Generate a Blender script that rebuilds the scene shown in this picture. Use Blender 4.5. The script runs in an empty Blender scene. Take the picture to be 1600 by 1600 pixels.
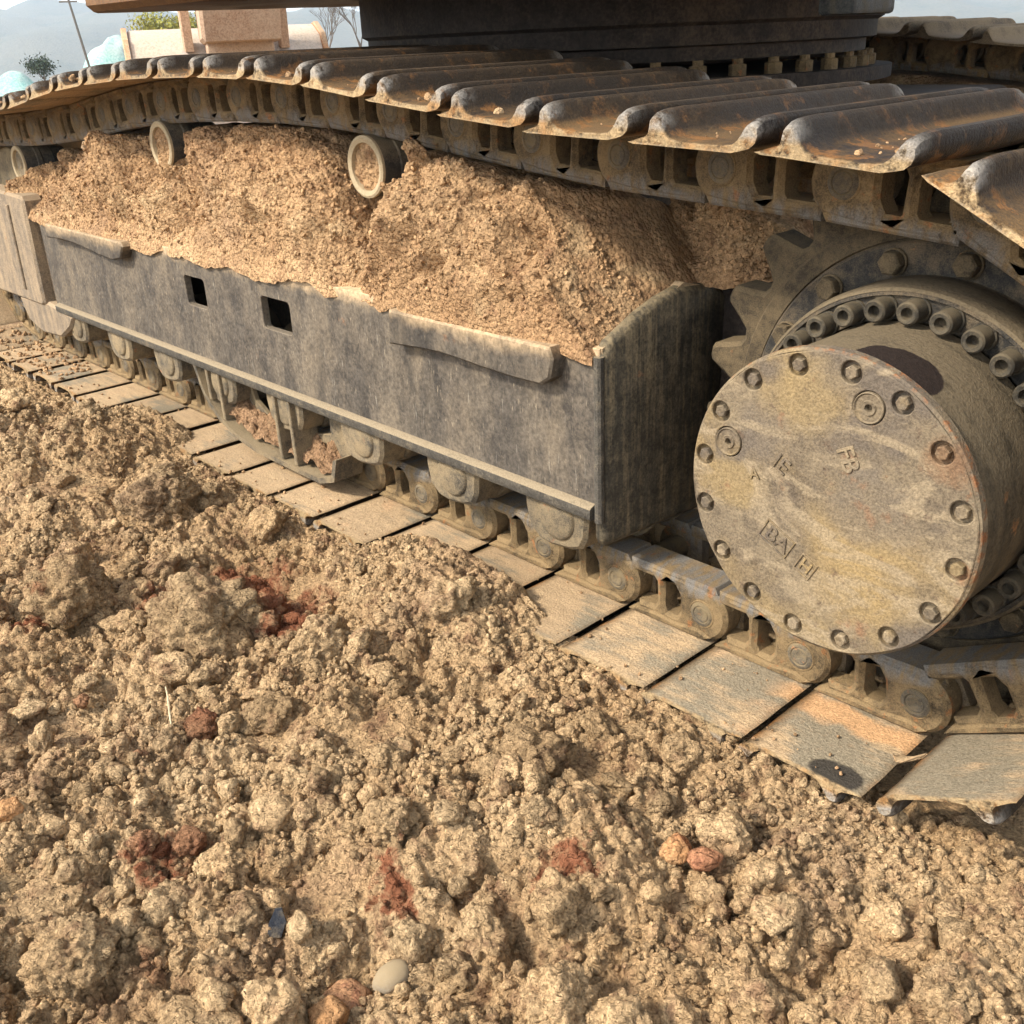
import bpy, bmesh, math, random
import numpy as np
from mathutils import Vector, Matrix
from mathutils.geometry import tessellate_polygon

random.seed(7)
RNG = np.random.default_rng(11)
SC = bpy.context.scene
COL = SC.collection
PI = math.pi

# ------------------------------------------------------------------ camera, world, sun, exposure
cam_data = bpy.data.cameras.new('camera')
cam = bpy.data.objects.new('camera', cam_data)
COL.objects.link(cam)
cam.location = (0.50067, -1.04723, 0.93963)
cam.rotation_mode = 'XYZ'
cam.rotation_euler = (1.13937, 0.04053, 0.82238)
cam_data.sensor_width = 36.0
cam_data.lens = 36.0 * 1.00280
cam_data.clip_start = 0.02
cam_data.clip_end = 6000.0
SC.camera = cam
CAMP = np.array(cam.location)

SUN_AZ, SUN_EL = math.atan2(-0.94, -0.34), math.radians(42.0)      # direction towards the sun
sun_vec = Vector((math.cos(SUN_AZ) * math.cos(SUN_EL), math.sin(SUN_AZ) * math.cos(SUN_EL), math.sin(SUN_EL)))
world = bpy.data.worlds.new('World')
SC.world = world
world.use_nodes = True
wn = world.node_tree
bg = wn.nodes['Background']
sky = wn.nodes.new('ShaderNodeTexSky')
sky.sky_type = 'NISHITA'
sky.sun_disc = False
sky.sun_elevation = SUN_EL
sky.sun_rotation = math.atan2(sun_vec.x, sun_vec.y)
sky.dust_density = 1.2
sky.air_density = 1.0
sky.ozone_density = 0.4
pale = wn.nodes.new('ShaderNodeHueSaturation')                    # thin high cloud: the blue of the sky is washed out
pale.inputs['Saturation'].default_value = 0.30
wn.links.new(sky.outputs[0], pale.inputs['Color'])
wn.links.new(pale.outputs[0], bg.inputs[0])
bg.inputs[1].default_value = 0.15
sun_data = bpy.data.lights.new('sun', 'SUN')
sun_data.energy = 2.3
sun_data.angle = math.radians(7.0)
sun_data.color = (1.0, 0.92, 0.80)
sun = bpy.data.objects.new('sun', sun_data)
COL.objects.link(sun)
sun.rotation_euler = sun_vec.to_track_quat('Z', 'Y').to_euler()
SC.view_settings.view_transform = 'Standard'
SC.view_settings.look = 'None'
SC.view_settings.exposure = 1.52
SC.view_settings.gamma = 1.0
SC.view_settings.use_curve_mapping = False
SC.render.engine = 'CYCLES'
SC.cycles.max_bounces = 6
SC.cycles.diffuse_bounces = 3
SC.cycles.volume_bounces = 2
SC.cycles.use_denoising = True


# ------------------------------------------------------------------ numpy noise
def _h(*c):
    a = np.zeros_like(c[0], dtype=np.uint32)
    for k, v in zip((374761393, 668265263, 2147483647, 1274126177), c):
        a = (a ^ (v.astype(np.int64) & 0xffffffff).astype(np.uint32)) * np.uint32(k)
        a = (a ^ (a >> np.uint32(13))) * np.uint32(1274126177)
    a ^= a >> np.uint32(16)
    return a


def _r(a):
    return a.astype(np.float64) / 4294967295.0


def vnoise2(x, y, seed=0):
    xi, yi = np.floor(x).astype(np.int64), np.floor(y).astype(np.int64)
    fx, fy = x - xi, y - yi
    fx, fy = fx * fx * (3 - 2 * fx), fy * fy * (3 - 2 * fy)
    s = np.full_like(xi, seed)
    g = lambda i, j: _r(_h(xi + i, yi + j, s))
    return (g(0, 0) * (1 - fx) + g(1, 0) * fx) * (1 - fy) + (g(0, 1) * (1 - fx) + g(1, 1) * fx) * fy - 0.5


def fbm2(x, y, oct=4, seed=0, gain=0.5):
    a, t = 1.0, 0.0
    for o in range(oct):
        t = t + a * vnoise2(x * 2 ** o + 17.3 * o, y * 2 ** o - 9.1 * o, seed + o)
        a *= gain
    return t


def vnoise3(p, seed=0):
    i = np.floor(p).astype(np.int64)
    f = p - i
    f = f * f * (3 - 2 * f)
    s = np.full_like(i[:, 0], seed)
    out = 0
    for dx in (0, 1):
        for dy in (0, 1):
            for dz in (0, 1):
                w = (f[:, 0] if dx else 1 - f[:, 0]) * (f[:, 1] if dy else 1 - f[:, 1]) * (f[:, 2] if dz else 1 - f[:, 2])
                out = out + w * _r(_h(i[:, 0] + dx, i[:, 1] + dy, i[:, 2] + dz, s))
    return out - 0.5


def bumps2(x, y, seed=0, full=False):
    """Rounded crumbs packed in a plane: 0 in the gaps, up to about 1 on each crumb."""
    xi, yi = np.floor(x).astype(np.int64), np.floor(y).astype(np.int64)
    s = np.full_like(xi, seed)
    best = np.zeros_like(x)
    for dx in (-1, 0, 1):
        for dy in (-1, 0, 1):
            cx, cy = xi + dx, yi + dy
            h = _h(cx, cy, s)
            px, py = cx + _r(_h(cx, cy, s + 101)), cy + _r(_h(cx, cy, s + 202))
            rad = 0.45 + 0.5 * _r(h)
            d2 = ((x - px) ** 2 + (y - py) ** 2) / rad ** 2
            best = np.maximum(best, rad * np.sqrt(np.maximum(0, 1 - d2)))
    return best


def bumps3(p, seed=0):
    i = np.floor(p).astype(np.int64)
    s = np.full_like(i[:, 0], seed)
    best = np.zeros(len(p))
    for dx in (-1, 0, 1):
        for dy in (-1, 0, 1):
            for dz in (-1, 0, 1):
                c = [i[:, 0] + dx, i[:, 1] + dy, i[:, 2] + dz]
                q = np.stack([c[k] + _r(_h(*c, s + 31 * (k + 1))) for k in range(3)], 1)
                rad = 0.5 + 0.5 * _r(_h(*c, s))
                d2 = ((p - q) ** 2).sum(1) / rad ** 2
                best = np.maximum(best, rad * np.sqrt(np.maximum(0, 1 - d2)))
    return best


# ------------------------------------------------------------------ object helpers
def tag(o, label=None, cat=None, group=None, kind=None):
    if label: o['label'] = label
    if cat: o['category'] = cat
    if group: o['group'] = group
    if kind: o['kind'] = kind
    return o


def link(o, parent=None):
    COL.objects.link(o)
    if parent is not None: o.parent = parent
    return o


def make_mesh(name, V, F, mat, smooth=32.0, recalc=True):
    me = bpy.data.meshes.new(name)
    me.from_pydata([tuple(v) for v in V], [], [tuple(f) for f in F])
    if recalc:
        bm = bmesh.new()
        bm.from_mesh(me)
        bmesh.ops.recalc_face_normals(bm, faces=bm.faces)
        bm.to_mesh(me)
        bm.free()
    if mat: me.materials.append(mat)
    if smooth:
        me.polygons.foreach_set('use_smooth', [True] * len(me.polygons))
        me.set_sharp_from_angle(angle=math.radians(smooth))
    return me


def ob(name, me, parent=None, matrix=None):
    o = bpy.data.objects.new(name, me)
    link(o, parent)
    if matrix is not None: o.matrix_local = matrix
    return o


def grid_mesh(name, X, Y, Z, mat, attrs=None):
    """Height field or bent sheet from arrays of shape (n, m), shared vertices, smooth shaded."""
    n, m = X.shape
    me = bpy.data.meshes.new(name)
    co = np.stack([X, Y, Z], -1).reshape(-1, 3).astype(np.float32)
    idx = np.arange(n * m).reshape(n, m)
    q = np.stack([idx[:-1, :-1], idx[1:, :-1], idx[1:, 1:], idx[:-1, 1:]], -1).reshape(-1, 4)
    me.vertices.add(len(co)); me.vertices.foreach_set('co', co.ravel())
    me.loops.add(q.size); me.loops.foreach_set('vertex_index', q.ravel().astype(np.int32))
    me.polygons.add(len(q))
    me.polygons.foreach_set('loop_start', (np.arange(len(q)) * 4).astype(np.int32))
    me.polygons.foreach_set('use_smooth', np.ones(len(q), dtype=bool))
    me.update(calc_edges=True)
    for k, v in (attrs or {}).items():
        a = me.attributes.new(k, 'FLOAT', 'POINT'); a.data.foreach_set('value', v.ravel().astype(np.float32))
    me.materials.append(mat)
    return me


class MB:
    def __init__(s): s.V, s.F = [], []

    def add(s, VF, mtx=None):
        V, F = VF
        o = len(s.V)
        s.V += [tuple(mtx @ Vector(v)) if mtx is not None else tuple(v) for v in V]
        s.F += [tuple(i + o for i in f) for f in F]
        return s

    def mesh(s, name, mat, smooth=32.0): return make_mesh(name, s.V, s.F, mat, smooth)

    def build(s, name, mat, parent=None, smooth=32.0, matrix=None): return ob(name, s.mesh(name, mat, smooth), parent, matrix)


def area2(l): return sum(l[i][0] * l[(i + 1) % len(l)][1] - l[(i + 1) % len(l)][0] * l[i][1] for i in range(len(l))) / 2


def inset(l, d):
    out, n = [], len(l)
    for i in range(n):
        a, b, c = Vector(l[i - 1]), Vector(l[i]), Vector(l[(i + 1) % n])
        e1, e2 = (b - a), (c - b)
        n1 = Vector((-e1.y, e1.x)).normalized() if e1.length > 1e-9 else Vector((0, 0))
        n2 = Vector((-e2.y, e2.x)).normalized() if e2.length > 1e-9 else Vector((0, 0))
        m = n1 + n2
        if m.length < 1e-6: m = n1
        m.normalize()
        k = min(1.8, 1.0 / max(0.3, m.dot(n1)))
        out.append((b.x + m.x * d * k, b.y + m.y * d * k))
    return out


def plate(outer, holes, y0, y1, ch=0.0, to=lambda a, d, b: (a, d, b)):
    """A flat piece with an outline and holes in (x, z), from y0 (chamfered face) to y1."""
    outer = list(outer) if area2(outer) > 0 else list(outer)[::-1]
    holes = [list(h) if area2(h) < 0 else list(h)[::-1] for h in holes]
    loops = [outer] + holes
    V, F = [], []
    sgn = 1 if y1 > y0 else -1
    rows = []
    front = [inset(l, ch) for l in loops] if ch else loops
    for ls, y in ([(front, y0)] + ([(loops, y0 + sgn * ch)] if ch else []) + [(loops, y1)]):
        r = []
        for l in ls:
            r.append([len(V) + i for i in range(len(l))])
            V += [to(p[0], y, p[1]) for p in l]
        rows.append(r)
    for lps, r in ((front, rows[0]), (loops, rows[-1])):
        flat = [i for l in r for i in l]
        for t in tessellate_polygon([[Vector((p[0], p[1], 0)) for p in l] for l in lps]):
            F.append(tuple(flat[i] for i in t))
    for a, b in zip(rows[:-1], rows[1:]):
        for la, lb in zip(a, b):
            n = len(la)
            F += [(la[i], la[(i + 1) % n], lb[(i + 1) % n], lb[i]) for i in range(n)]
    return V, F


def revolve(prof, n, cx=0.0, cz=0.0, ph=0.0, a0=0.0):
    """Rings (r, y) about the axis parallel to Y through (cx, cz)."""
    V, F, rows = [], [], []
    for r, y in prof:
        if r < 1e-6:
            rows.append([len(V)]); V.append((cx, y, cz)); continue
        rows.append([len(V) + i for i in range(n)])
        for i in range(n):
            t = ph + 2 * PI * i / n
            V.append((cx + r * math.cos(t), y, cz + r * math.sin(t)))
    for a, b in zip(rows[:-1], rows[1:]):
        for i in range(n):
            j = (i + 1) % n
            if len(a) == 1: F.append((a[0], b[j], b[i]))
            elif len(b) == 1: F.append((a[i], a[j], b[0]))
            else: F.append((a[i], a[j], b[j], b[i]))
    return V, F


def box(x0, x1, y0, y1, z0, z1, ch=0.0):
    if not ch:
        V = [(x, y, z) for x in (x0, x1) for y in (y0, y1) for z in (z0, z1)]
        return V, [(0, 1, 3, 2), (4, 6, 7, 5), (0, 4, 5, 1), (2, 3, 7, 6), (0, 2, 6, 4), (1, 5, 7, 3)]
    bm = bmesh.new()
    bmesh.ops.create_cube(bm, size=1.0)
    for v in bm.verts:
        v.co = Vector((x0 + (v.co.x + .5) * (x1 - x0), y0 + (v.co.y + .5) * (y1 - y0), z0 + (v.co.z + .5) * (z1 - z0)))
    bmesh.ops.bevel(bm, geom=list(bm.edges), offset=ch, segments=2, affect='EDGES', profile=0.5)
    bm.verts.index_update()
    V = [tuple(v.co) for v in bm.verts]
    F = [tuple(v.index for v in f.verts) for f in bm.faces]
    bm.free()
    return V, F


def tube(pts, rads, n=8):
    V, F, rows = [], [], []
    P = [Vector(p) for p in pts]
    for i, p in enumerate(P):
        d = (P[min(i + 1, len(P) - 1)] - P[max(i - 1, 0)]).normalized()
        u = d.orthogonal().normalized(); w = d.cross(u)
        rows.append([len(V) + k for k in range(n)])
        V += [tuple(p + (u * math.cos(2 * PI * k / n) + w * math.sin(2 * PI * k / n)) * rads[i]) for k in range(n)]
    for a, b in zip(rows[:-1], rows[1:]):
        F += [(a[i], a[(i + 1) % n], b[(i + 1) % n], b[i]) for i in range(n)]
    F += [tuple(rows[0][::-1]), tuple(rows[-1])]
    return V, F


def empty(name, loc=(0, 0, 0)):
    o = bpy.data.objects.new(name, None)
    o.location = loc
    o.empty_display_size = 0.1
    return link(o)


def arc(cx, cz, r, a0, a1, n):
    return [(cx + r * math.cos(math.radians(a0 + (a1 - a0) * i / n)), cz + r * math.sin(math.radians(a0 + (a1 - a0) * i / n))) for i in range(n + 1)]


# ------------------------------------------------------------------ materials
class NT:
    def __init__(s, name):
        s.m = bpy.data.materials.new(name)
        s.m.use_nodes = True
        s.t = s.m.node_tree
        s.b = s.t.nodes['Principled BSDF']

    def set(s, sock, v):
        if hasattr(v, 'node'): s.t.links.new(v, sock)
        else:
            if hasattr(sock.default_value, '__len__') and hasattr(v, '__len__') and len(v) == 3 and len(sock.default_value) == 4: v = (*v, 1.0)
            sock.default_value = v

    def n(s, typ, props=None, ins=None, out=0):
        d = s.t.nodes.new(typ)
        for k, v in (props or {}).items(): setattr(d, k, v)
        for k, v in (ins or {}).items(): s.set(d.inputs[k], v)
        return d.outputs[out]

    def mix(s, f, a, b, mode='MIX'): return s.n('ShaderNodeMix', {'data_type': 'RGBA', 'blend_type': mode}, {0: f, 6: a, 7: b}, 2)

    def math(s, op, a, b=0.0, c=False): return s.n('ShaderNodeMath', {'operation': op, 'use_clamp': c}, {0: a, 1: b})

    def step(s, v, lo, hi, o0=0.0, o1=1.0): return s.n('ShaderNodeMapRange', {'interpolation_type': 'SMOOTHSTEP'}, {0: v, 1: lo, 2: hi, 3: o0, 4: o1})

    def noise(s, vec, sc, det=4.0, ro=0.55, dist=0.0): return s.n('ShaderNodeTexNoise', None, {'Vector': vec, 'Scale': sc, 'Detail': det, 'Roughness': ro, 'Distortion': dist})

    def voro(s, vec, sc, feat='F1', out=0): return s.n('ShaderNodeTexVoronoi', {'feature': feat}, {'Vector': vec, 'Scale': sc}, out)

    def scale(s, vec, v, off=(0, 0, 0)): return s.n('ShaderNodeMapping', None, {0: vec, 1: off, 3: v})

    def attr(s, name): return s.n('ShaderNodeAttribute', {'attribute_name': name}, None, 2)

    def pos(s): return s.n('ShaderNodeNewGeometry', None, None, 0)

    def upness(s): return s.n('ShaderNodeSeparateXYZ', None, {0: s.n('ShaderNodeNewGeometry', None, None, 1)}, 2)

    def objc(s):
        c = s.n('ShaderNodeTexCoord', None, None, 3)
        r = s.n('ShaderNodeObjectInfo', None, None, 5)
        k = s.n('ShaderNodeCombineXYZ', None, {0: s.math('MULTIPLY', r, 37.0), 1: s.math('MULTIPLY', r, 91.0), 2: s.math('MULTIPLY', r, 53.0)})
        return c, s.n('ShaderNodeVectorMath', {'operation': 'ADD'}, {0: c, 1: k}), r

    def bump(s, h, dist, strength=1.0, prev=None):
        i = {'Height': h, 'Distance': dist, 'Strength': strength}
        if prev is not None: i['Normal'] = prev
        return s.n('ShaderNodeBump', None, i)

    def done(s, col, rough, nrm=None, metal=0.0, spec=0.2):
        s.set(s.b.inputs['Base Color'], col); s.set(s.b.inputs['Roughness'], rough)
        s.set(s.b.inputs['Metallic'], metal); s.set(s.b.inputs['Specular IOR Level'], spec)
        if nrm is not None: s.set(s.b.inputs['Normal'], nrm)
        return s.m


REDS = [(-1.23, -0.22, 0.10), (-1.09, -0.235, 0.10), (-1.0, -0.27, 0.06), (-1.22, -0.41, 0.06), (-1.36, -0.60, 0.06), (-0.62, -0.70, 0.05), (-0.20, -0.36, 0.035), (-0.33, -0.53, 0.04)]


def soil_mat(name, ca, cb, cc, red=True, tint=0.45, fine=1.0, warp=0.014, grain=1.0):
    m = NT(name)
    p = m.pos()
    rnd = m.n('ShaderNodeObjectInfo', None, None, 5)
    n1 = m.noise(p, 4.0, 4.0)
    n2 = m.noise(p, 26.0, 5.0, 0.62)
    n3 = m.noise(p, 140.0, 5.0, 0.7)
    c = m.mix(m.step(n1, 0.35, 0.65), ca, cb)
    c = m.mix(m.step(n2, 0.50, 0.72), c, cc)
    c = m.mix(m.step(m.noise(p, 9.0, 3.0), 0.56, 0.70, 0.0, 0.55), c, (0.61, 0.43, 0.24))
    c = m.mix(m.step(m.noise(p, 3.0, 4.0, 0.6), 0.54, 0.68, 0.0, 0.6), c, (0.33, 0.205, 0.12))
    v = m.math('ADD', m.math('MULTIPLY', rnd, tint), 1.0 - tint * 0.5)
    v = m.math('MULTIPLY', v, m.step(n3, 0.3, 0.72, 0.58, 1.30))
    c = m.mix(1.0, c, m.n('ShaderNodeCombineXYZ', None, {0: v, 1: v, 2: v}), 'MULTIPLY')
    if red:
        rm = m.step(m.noise(p, 7.0, 3.0, 0.6), 0.66, 0.74, 0.0, 0.5)
        wv = m.math('MULTIPLY', m.math('SUBTRACT', m.noise(p, 20.0, 4.0, 0.6), 0.5), 0.16)
        for rx, ry, rr in REDS:
            d = m.n('ShaderNodeVectorMath', {'operation': 'DISTANCE'}, {0: m.scale(p, (1, 1, 0.5)), 1: (rx, ry, 0.0)}, 1)
            rm = m.math('MAXIMUM', rm, m.step(m.math('ADD', d, wv), rr * 0.55, rr * 1.05, 0.95, 0.0))
        c = m.mix(m.math('MULTIPLY', rm, m.step(n2, 0.30, 0.52, 0.35, 1.0)), c, (0.27, 0.10, 0.05))
    pw = m.n('ShaderNodeVectorMath', {'operation': 'ADD'}, {0: p, 1: m.n('ShaderNodeVectorMath', {'operation': 'SCALE'}, {0: m.n('ShaderNodeTexNoise', None, {'Vector': p, 'Scale': 60.0, 'Detail': 2.0}, 1), 3: warp})})
    v1 = m.voro(pw, 95.0 * grain)
    v2 = m.voro(pw, 230.0 * grain)
    h = m.math('SUBTRACT', m.math('MULTIPLY', n3, 1.0), m.math('MULTIPLY', m.math('POWER', v1, 1.6), 1.7))
    nb = m.bump(h, 0.0085 * fine, 1.0)
    nb = m.bump(m.math('SUBTRACT', m.noise(p, 420.0, 4.0, 0.75), m.math('POWER', v2, 1.5)), 0.0036 * fine, 1.0, nb)
    return m.done(c, 0.96, nb, spec=0.1)


def dirty(name, base, base2, dust, amount=0.5, rust=None, rust_amt=0.0, scale=(1, 1, 1), freq=8.0, rough=0.75, metal=0.0, up=0.3, bump=0.0014, pits=True, tint=0.25, extra=None, world=False):
    """Worn steel or paint with dust caught on it: patches, speckle, streaks along one axis, rust spots."""
    m = NT(name)
    c0, co, r = m.objc()
    if world: co = m.pos()
    sv = m.scale(co, scale)
    n1 = m.noise(sv, freq, 5.0, 0.6)
    n2 = m.noise(co, freq * 6, 5.0, 0.7)
    n3 = m.noise(co, freq * 32, 3.0, 0.7)
    c = m.mix(m.step(n2, 0.35, 0.65), base, base2)
    t = m.math('ADD', m.math('ADD', m.math('MULTIPLY', n1, 1.3), m.math('MULTIPLY', n2, 0.5)), m.math('MULTIPLY', m.math('MAXIMUM', m.upness(), 0.0), up))
    t = m.math('ADD', t, m.math('MULTIPLY', n3, 0.35))
    lo = 1.50 - amount
    df = m.step(t, lo - 0.28, lo + 0.28)
    c = m.mix(df, c, m.mix(m.step(n3, 0.3, 0.7), dust, tuple(x * 0.78 for x in dust)))
    if rust:
        rn = m.step(m.noise(co, freq * 2.3, 5.0, 0.65), 0.72 - rust_amt, 0.80 - rust_amt)
        c = m.mix(m.math('MULTIPLY', rn, 0.8), c, rust)
    if extra: c = extra(m, c, co, n2)
    v = m.math('MULTIPLY', m.math('ADD', m.math('MULTIPLY', r, tint), 1 - tint / 2), m.step(n3, 0.28, 0.72, 0.68, 1.26))
    c = m.mix(1.0, c, m.n('ShaderNodeCombineXYZ', None, {0: v, 1: v, 2: v}), 'MULTIPLY')
    nb = m.bump(m.math('ADD', n2, m.math('MULTIPLY', n3, 0.8)), bump * 1.8, 0.9)
    return m.done(c, m.math('ADD', m.math('MULTIPLY', df, 0.9 - rough), rough), nb, m.math('MULTIPLY', m.math('SUBTRACT', 1.0, df), metal) if metal else 0.0)


TAN, TAN2, BROWN = (0.48, 0.312, 0.162), (0.58, 0.395, 0.215), (0.26, 0.15, 0.083)
M_SOIL = soil_mat('ground_soil', TAN, TAN2, BROWN)
M_HEAP = soil_mat('heaped_soil', (0.44, 0.265, 0.135), (0.51, 0.325, 0.172), (0.29, 0.165, 0.088), red=False, fine=0.5, warp=0.003, grain=1.25)
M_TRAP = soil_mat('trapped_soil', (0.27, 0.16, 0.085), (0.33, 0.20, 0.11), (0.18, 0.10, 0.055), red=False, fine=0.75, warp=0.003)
M_CLOD = soil_mat('clod_soil', (0.53, 0.352, 0.185), (0.61, 0.425, 0.235), (0.34, 0.205, 0.115), tint=0.5)
M_RED = soil_mat('red_soil', (0.28, 0.105, 0.055), (0.36, 0.19, 0.10), (0.20, 0.08, 0.045), red=False)
M_ORANGE = soil_mat('orange_stone', (0.45, 0.23, 0.10), (0.50, 0.28, 0.13), (0.35, 0.15, 0.07), red=False, fine=0.5)
M_ROCK = soil_mat('reddish_rock', (0.38, 0.17, 0.09), (0.42, 0.23, 0.12), (0.28, 0.12, 0.07), red=False, fine=0.5)
M_PEBBLE = dirty('pale_pebble', (0.55, 0.50, 0.42), (0.48, 0.43, 0.36), (0.44, 0.33, 0.19), 0.45, freq=30.0, bump=0.0005)
M_STRAW = dirty('dry_straw', (0.62, 0.55, 0.38), (0.55, 0.47, 0.30), (0.5, 0.4, 0.25), 0.2)
M_SCRAP = dirty('dark_scrap', (0.018, 0.022, 0.032), (0.04, 0.048, 0.062), (0.30, 0.23, 0.14), 0.12, freq=30.0, rough=0.4)
M_CHIP = dirty('grey_chip', (0.22, 0.25, 0.28), (0.30, 0.32, 0.34), (0.4, 0.33, 0.2), 0.2, freq=30.0)
M_TWIG = dirty('orange_twig', (0.48, 0.27, 0.12), (0.40, 0.22, 0.09), (0.5, 0.35, 0.2), 0.4)

DUST = (0.40, 0.30, 0.175)


def shoe_extra(m, c, co, n2):
    inner, edge, tip = m.attr('inner'), m.attr('edge'), m.attr('tip')
    c = m.mix(m.math('MULTIPLY', m.attr('rib'), m.step(n2, 0.30, 0.55, 0.35, 0.9)), c, (0.026, 0.018, 0.011))
    st = m.noise(m.scale(co, (2.0, 12.0, 8.0)), 6.0, 6.0, 0.7)
    pt = m.noise(co, 5.0, 3.0)
    d = m.mix(m.step(st, 0.34, 0.72), (0.41, 0.288, 0.165), (0.325, 0.228, 0.132))
    p = m.pos()
    near = m.step(m.n('ShaderNodeSeparateXYZ', None, {0: p}, 0), -0.9, -0.1, 0.0, 0.10)
    d = m.mix(m.step(m.math('ADD', m.math('ADD', pt, near), m.math('MULTIPLY', st, 0.4)), 0.70, 0.86, 0.0, 0.85), d, (0.195, 0.168, 0.118))
    d = m.mix(m.step(m.noise(co, 60.0, 4.0, 0.7), 0.56, 0.70, 0.0, 0.5), d, (0.24, 0.165, 0.095))
    d = m.mix(m.step(m.noise(co, 11.0, 4.0), 0.58, 0.72, 0.0, 0.5), d, (0.46, 0.28, 0.15))
    # a smear of orange clay and a near-black oval on the nearest shoes
    sp = m.n('ShaderNodeSeparateXYZ', None, {0: p}, 1)
    sx = m.n('ShaderNodeSeparateXYZ', None, {0: p}, 0)
    wob = m.math('MULTIPLY', m.math('SUBTRACT', m.noise(p, 18.0, 4.0), 0.5), 0.07)
    band = m.math('ABSOLUTE', m.math('ADD', m.math('SUBTRACT', sp, 0.146), wob))
    on = m.math('MULTIPLY', m.step(band, 0.016, 0.034, 1.0, 0.0), m.math('MULTIPLY', m.step(sx, -0.25, -0.19), m.step(sx, 0.0, 0.02, 1.0, 0.0)))
    d = m.mix(m.math('MULTIPLY', on, 0.85), d, (0.50, 0.285, 0.135))
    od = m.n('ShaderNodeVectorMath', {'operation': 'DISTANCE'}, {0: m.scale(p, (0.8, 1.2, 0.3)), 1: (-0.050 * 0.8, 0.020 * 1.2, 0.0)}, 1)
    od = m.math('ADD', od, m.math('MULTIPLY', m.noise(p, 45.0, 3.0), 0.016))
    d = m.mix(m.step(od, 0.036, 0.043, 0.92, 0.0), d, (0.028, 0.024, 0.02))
    c = m.mix(inner, c, d)
    e = m.math('MULTIPLY', edge, m.step(n2, 0.34, 0.56))
    c = m.mix(e, c, m.mix(m.step(m.noise(co, 22.0, 4.0), 0.46, 0.66), (0.33, 0.235, 0.125), (0.32, 0.18, 0.075)))
    c = m.mix(m.math('MULTIPLY', tip, m.step(n2, 0.36, 0.56, 0.0, 0.9)), c, (0.27, 0.245, 0.21))
    return c


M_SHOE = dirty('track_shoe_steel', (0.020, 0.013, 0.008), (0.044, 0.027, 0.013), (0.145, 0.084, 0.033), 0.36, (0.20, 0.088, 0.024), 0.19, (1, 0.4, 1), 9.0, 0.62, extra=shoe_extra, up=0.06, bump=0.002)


def link_extra(m, c, co, n2):
    w = m.step(m.noise(m.scale(co, (4, 1, 1)), 14.0, 4.0, 0.65), 0.36, 0.62)
    return m.mix(m.math('MULTIPLY', m.attr('rail'), w), c, (0.17, 0.155, 0.135))


M_LINK = dirty('chain_link_steel', (0.050, 0.036, 0.020), (0.105, 0.073, 0.038), (0.27, 0.185, 0.092), 0.45, (0.28, 0.12, 0.045), 0.12, (1, 1, 1), 15.0, 0.62, up=0.22, bump=0.0022, extra=link_extra)
M_FARSHOE = dirty('dust_covered_shoe', (0.07, 0.052, 0.033), (0.11, 0.08, 0.05), (0.22, 0.16, 0.095), 0.40, freq=9.0, up=0.3)
M_PIN = dirty('pin_steel', (0.085, 0.072, 0.055), (0.13, 0.11, 0.08), (0.24, 0.18, 0.10), 0.36, (0.3, 0.15, 0.07), 0.1, freq=30.0, rough=0.5)
M_DARK = dirty('shaded_machine_steel', (0.022, 0.017, 0.014), (0.035, 0.027, 0.022), (0.10, 0.07, 0.045), 0.25, freq=4.0, up=0.1)
M_OILY = dirty('oily_steel', (0.02, 0.022, 0.022), (0.05, 0.05, 0.045), (0.10, 0.08, 0.05), 0.2, freq=14.0, rough=0.3, scale=(2, 2, 0.4))


def frame_extra(m, c, co, n2):
    z = m.n('ShaderNodeSeparateXYZ', None, {0: m.pos()}, 2)
    st = m.noise(m.scale(co, (3.6, 3.6, 0.9)), 4.0, 8.0, 0.76)
    c = m.mix(m.step(st, 0.44, 0.72, 0.0, 0.6), c, (0.150, 0.122, 0.088))
    c = m.mix(m.step(m.noise(m.scale(co, (3.0, 3.0, 0.5)), 3.0, 4.0, 0.6), 0.53, 0.70, 0.0, 0.65), c, (0.030, 0.027, 0.024))
    c = m.mix(m.step(m.noise(m.scale(co, (60.0, 60.0, 9.0)), 5.0, 3.0, 0.6), 0.64, 0.74, 0.0, 0.5), c, (0.36, 0.29, 0.20))
    scr = m.noise(m.scale(co, (90.0, 90.0, 4.0), (3, 1, 2)), 3.0, 3.0, 0.6)
    c = m.mix(m.step(scr, 0.66, 0.70, 0.0, 0.6), c, (0.30, 0.27, 0.22))
    top = m.math('ADD', z, m.math('MULTIPLY', m.noise(co, 22.0, 4.0), 0.05))
    c = m.mix(m.step(top, 0.485, 0.525, 0.0, 0.9), c, (0.42, 0.30, 0.175))
    c = m.mix(m.step(m.noise(co, 10.0, 4.0, 0.6), 0.70, 0.78, 0.0, 0.6), c, (0.26, 0.13, 0.065))
    return c


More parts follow.
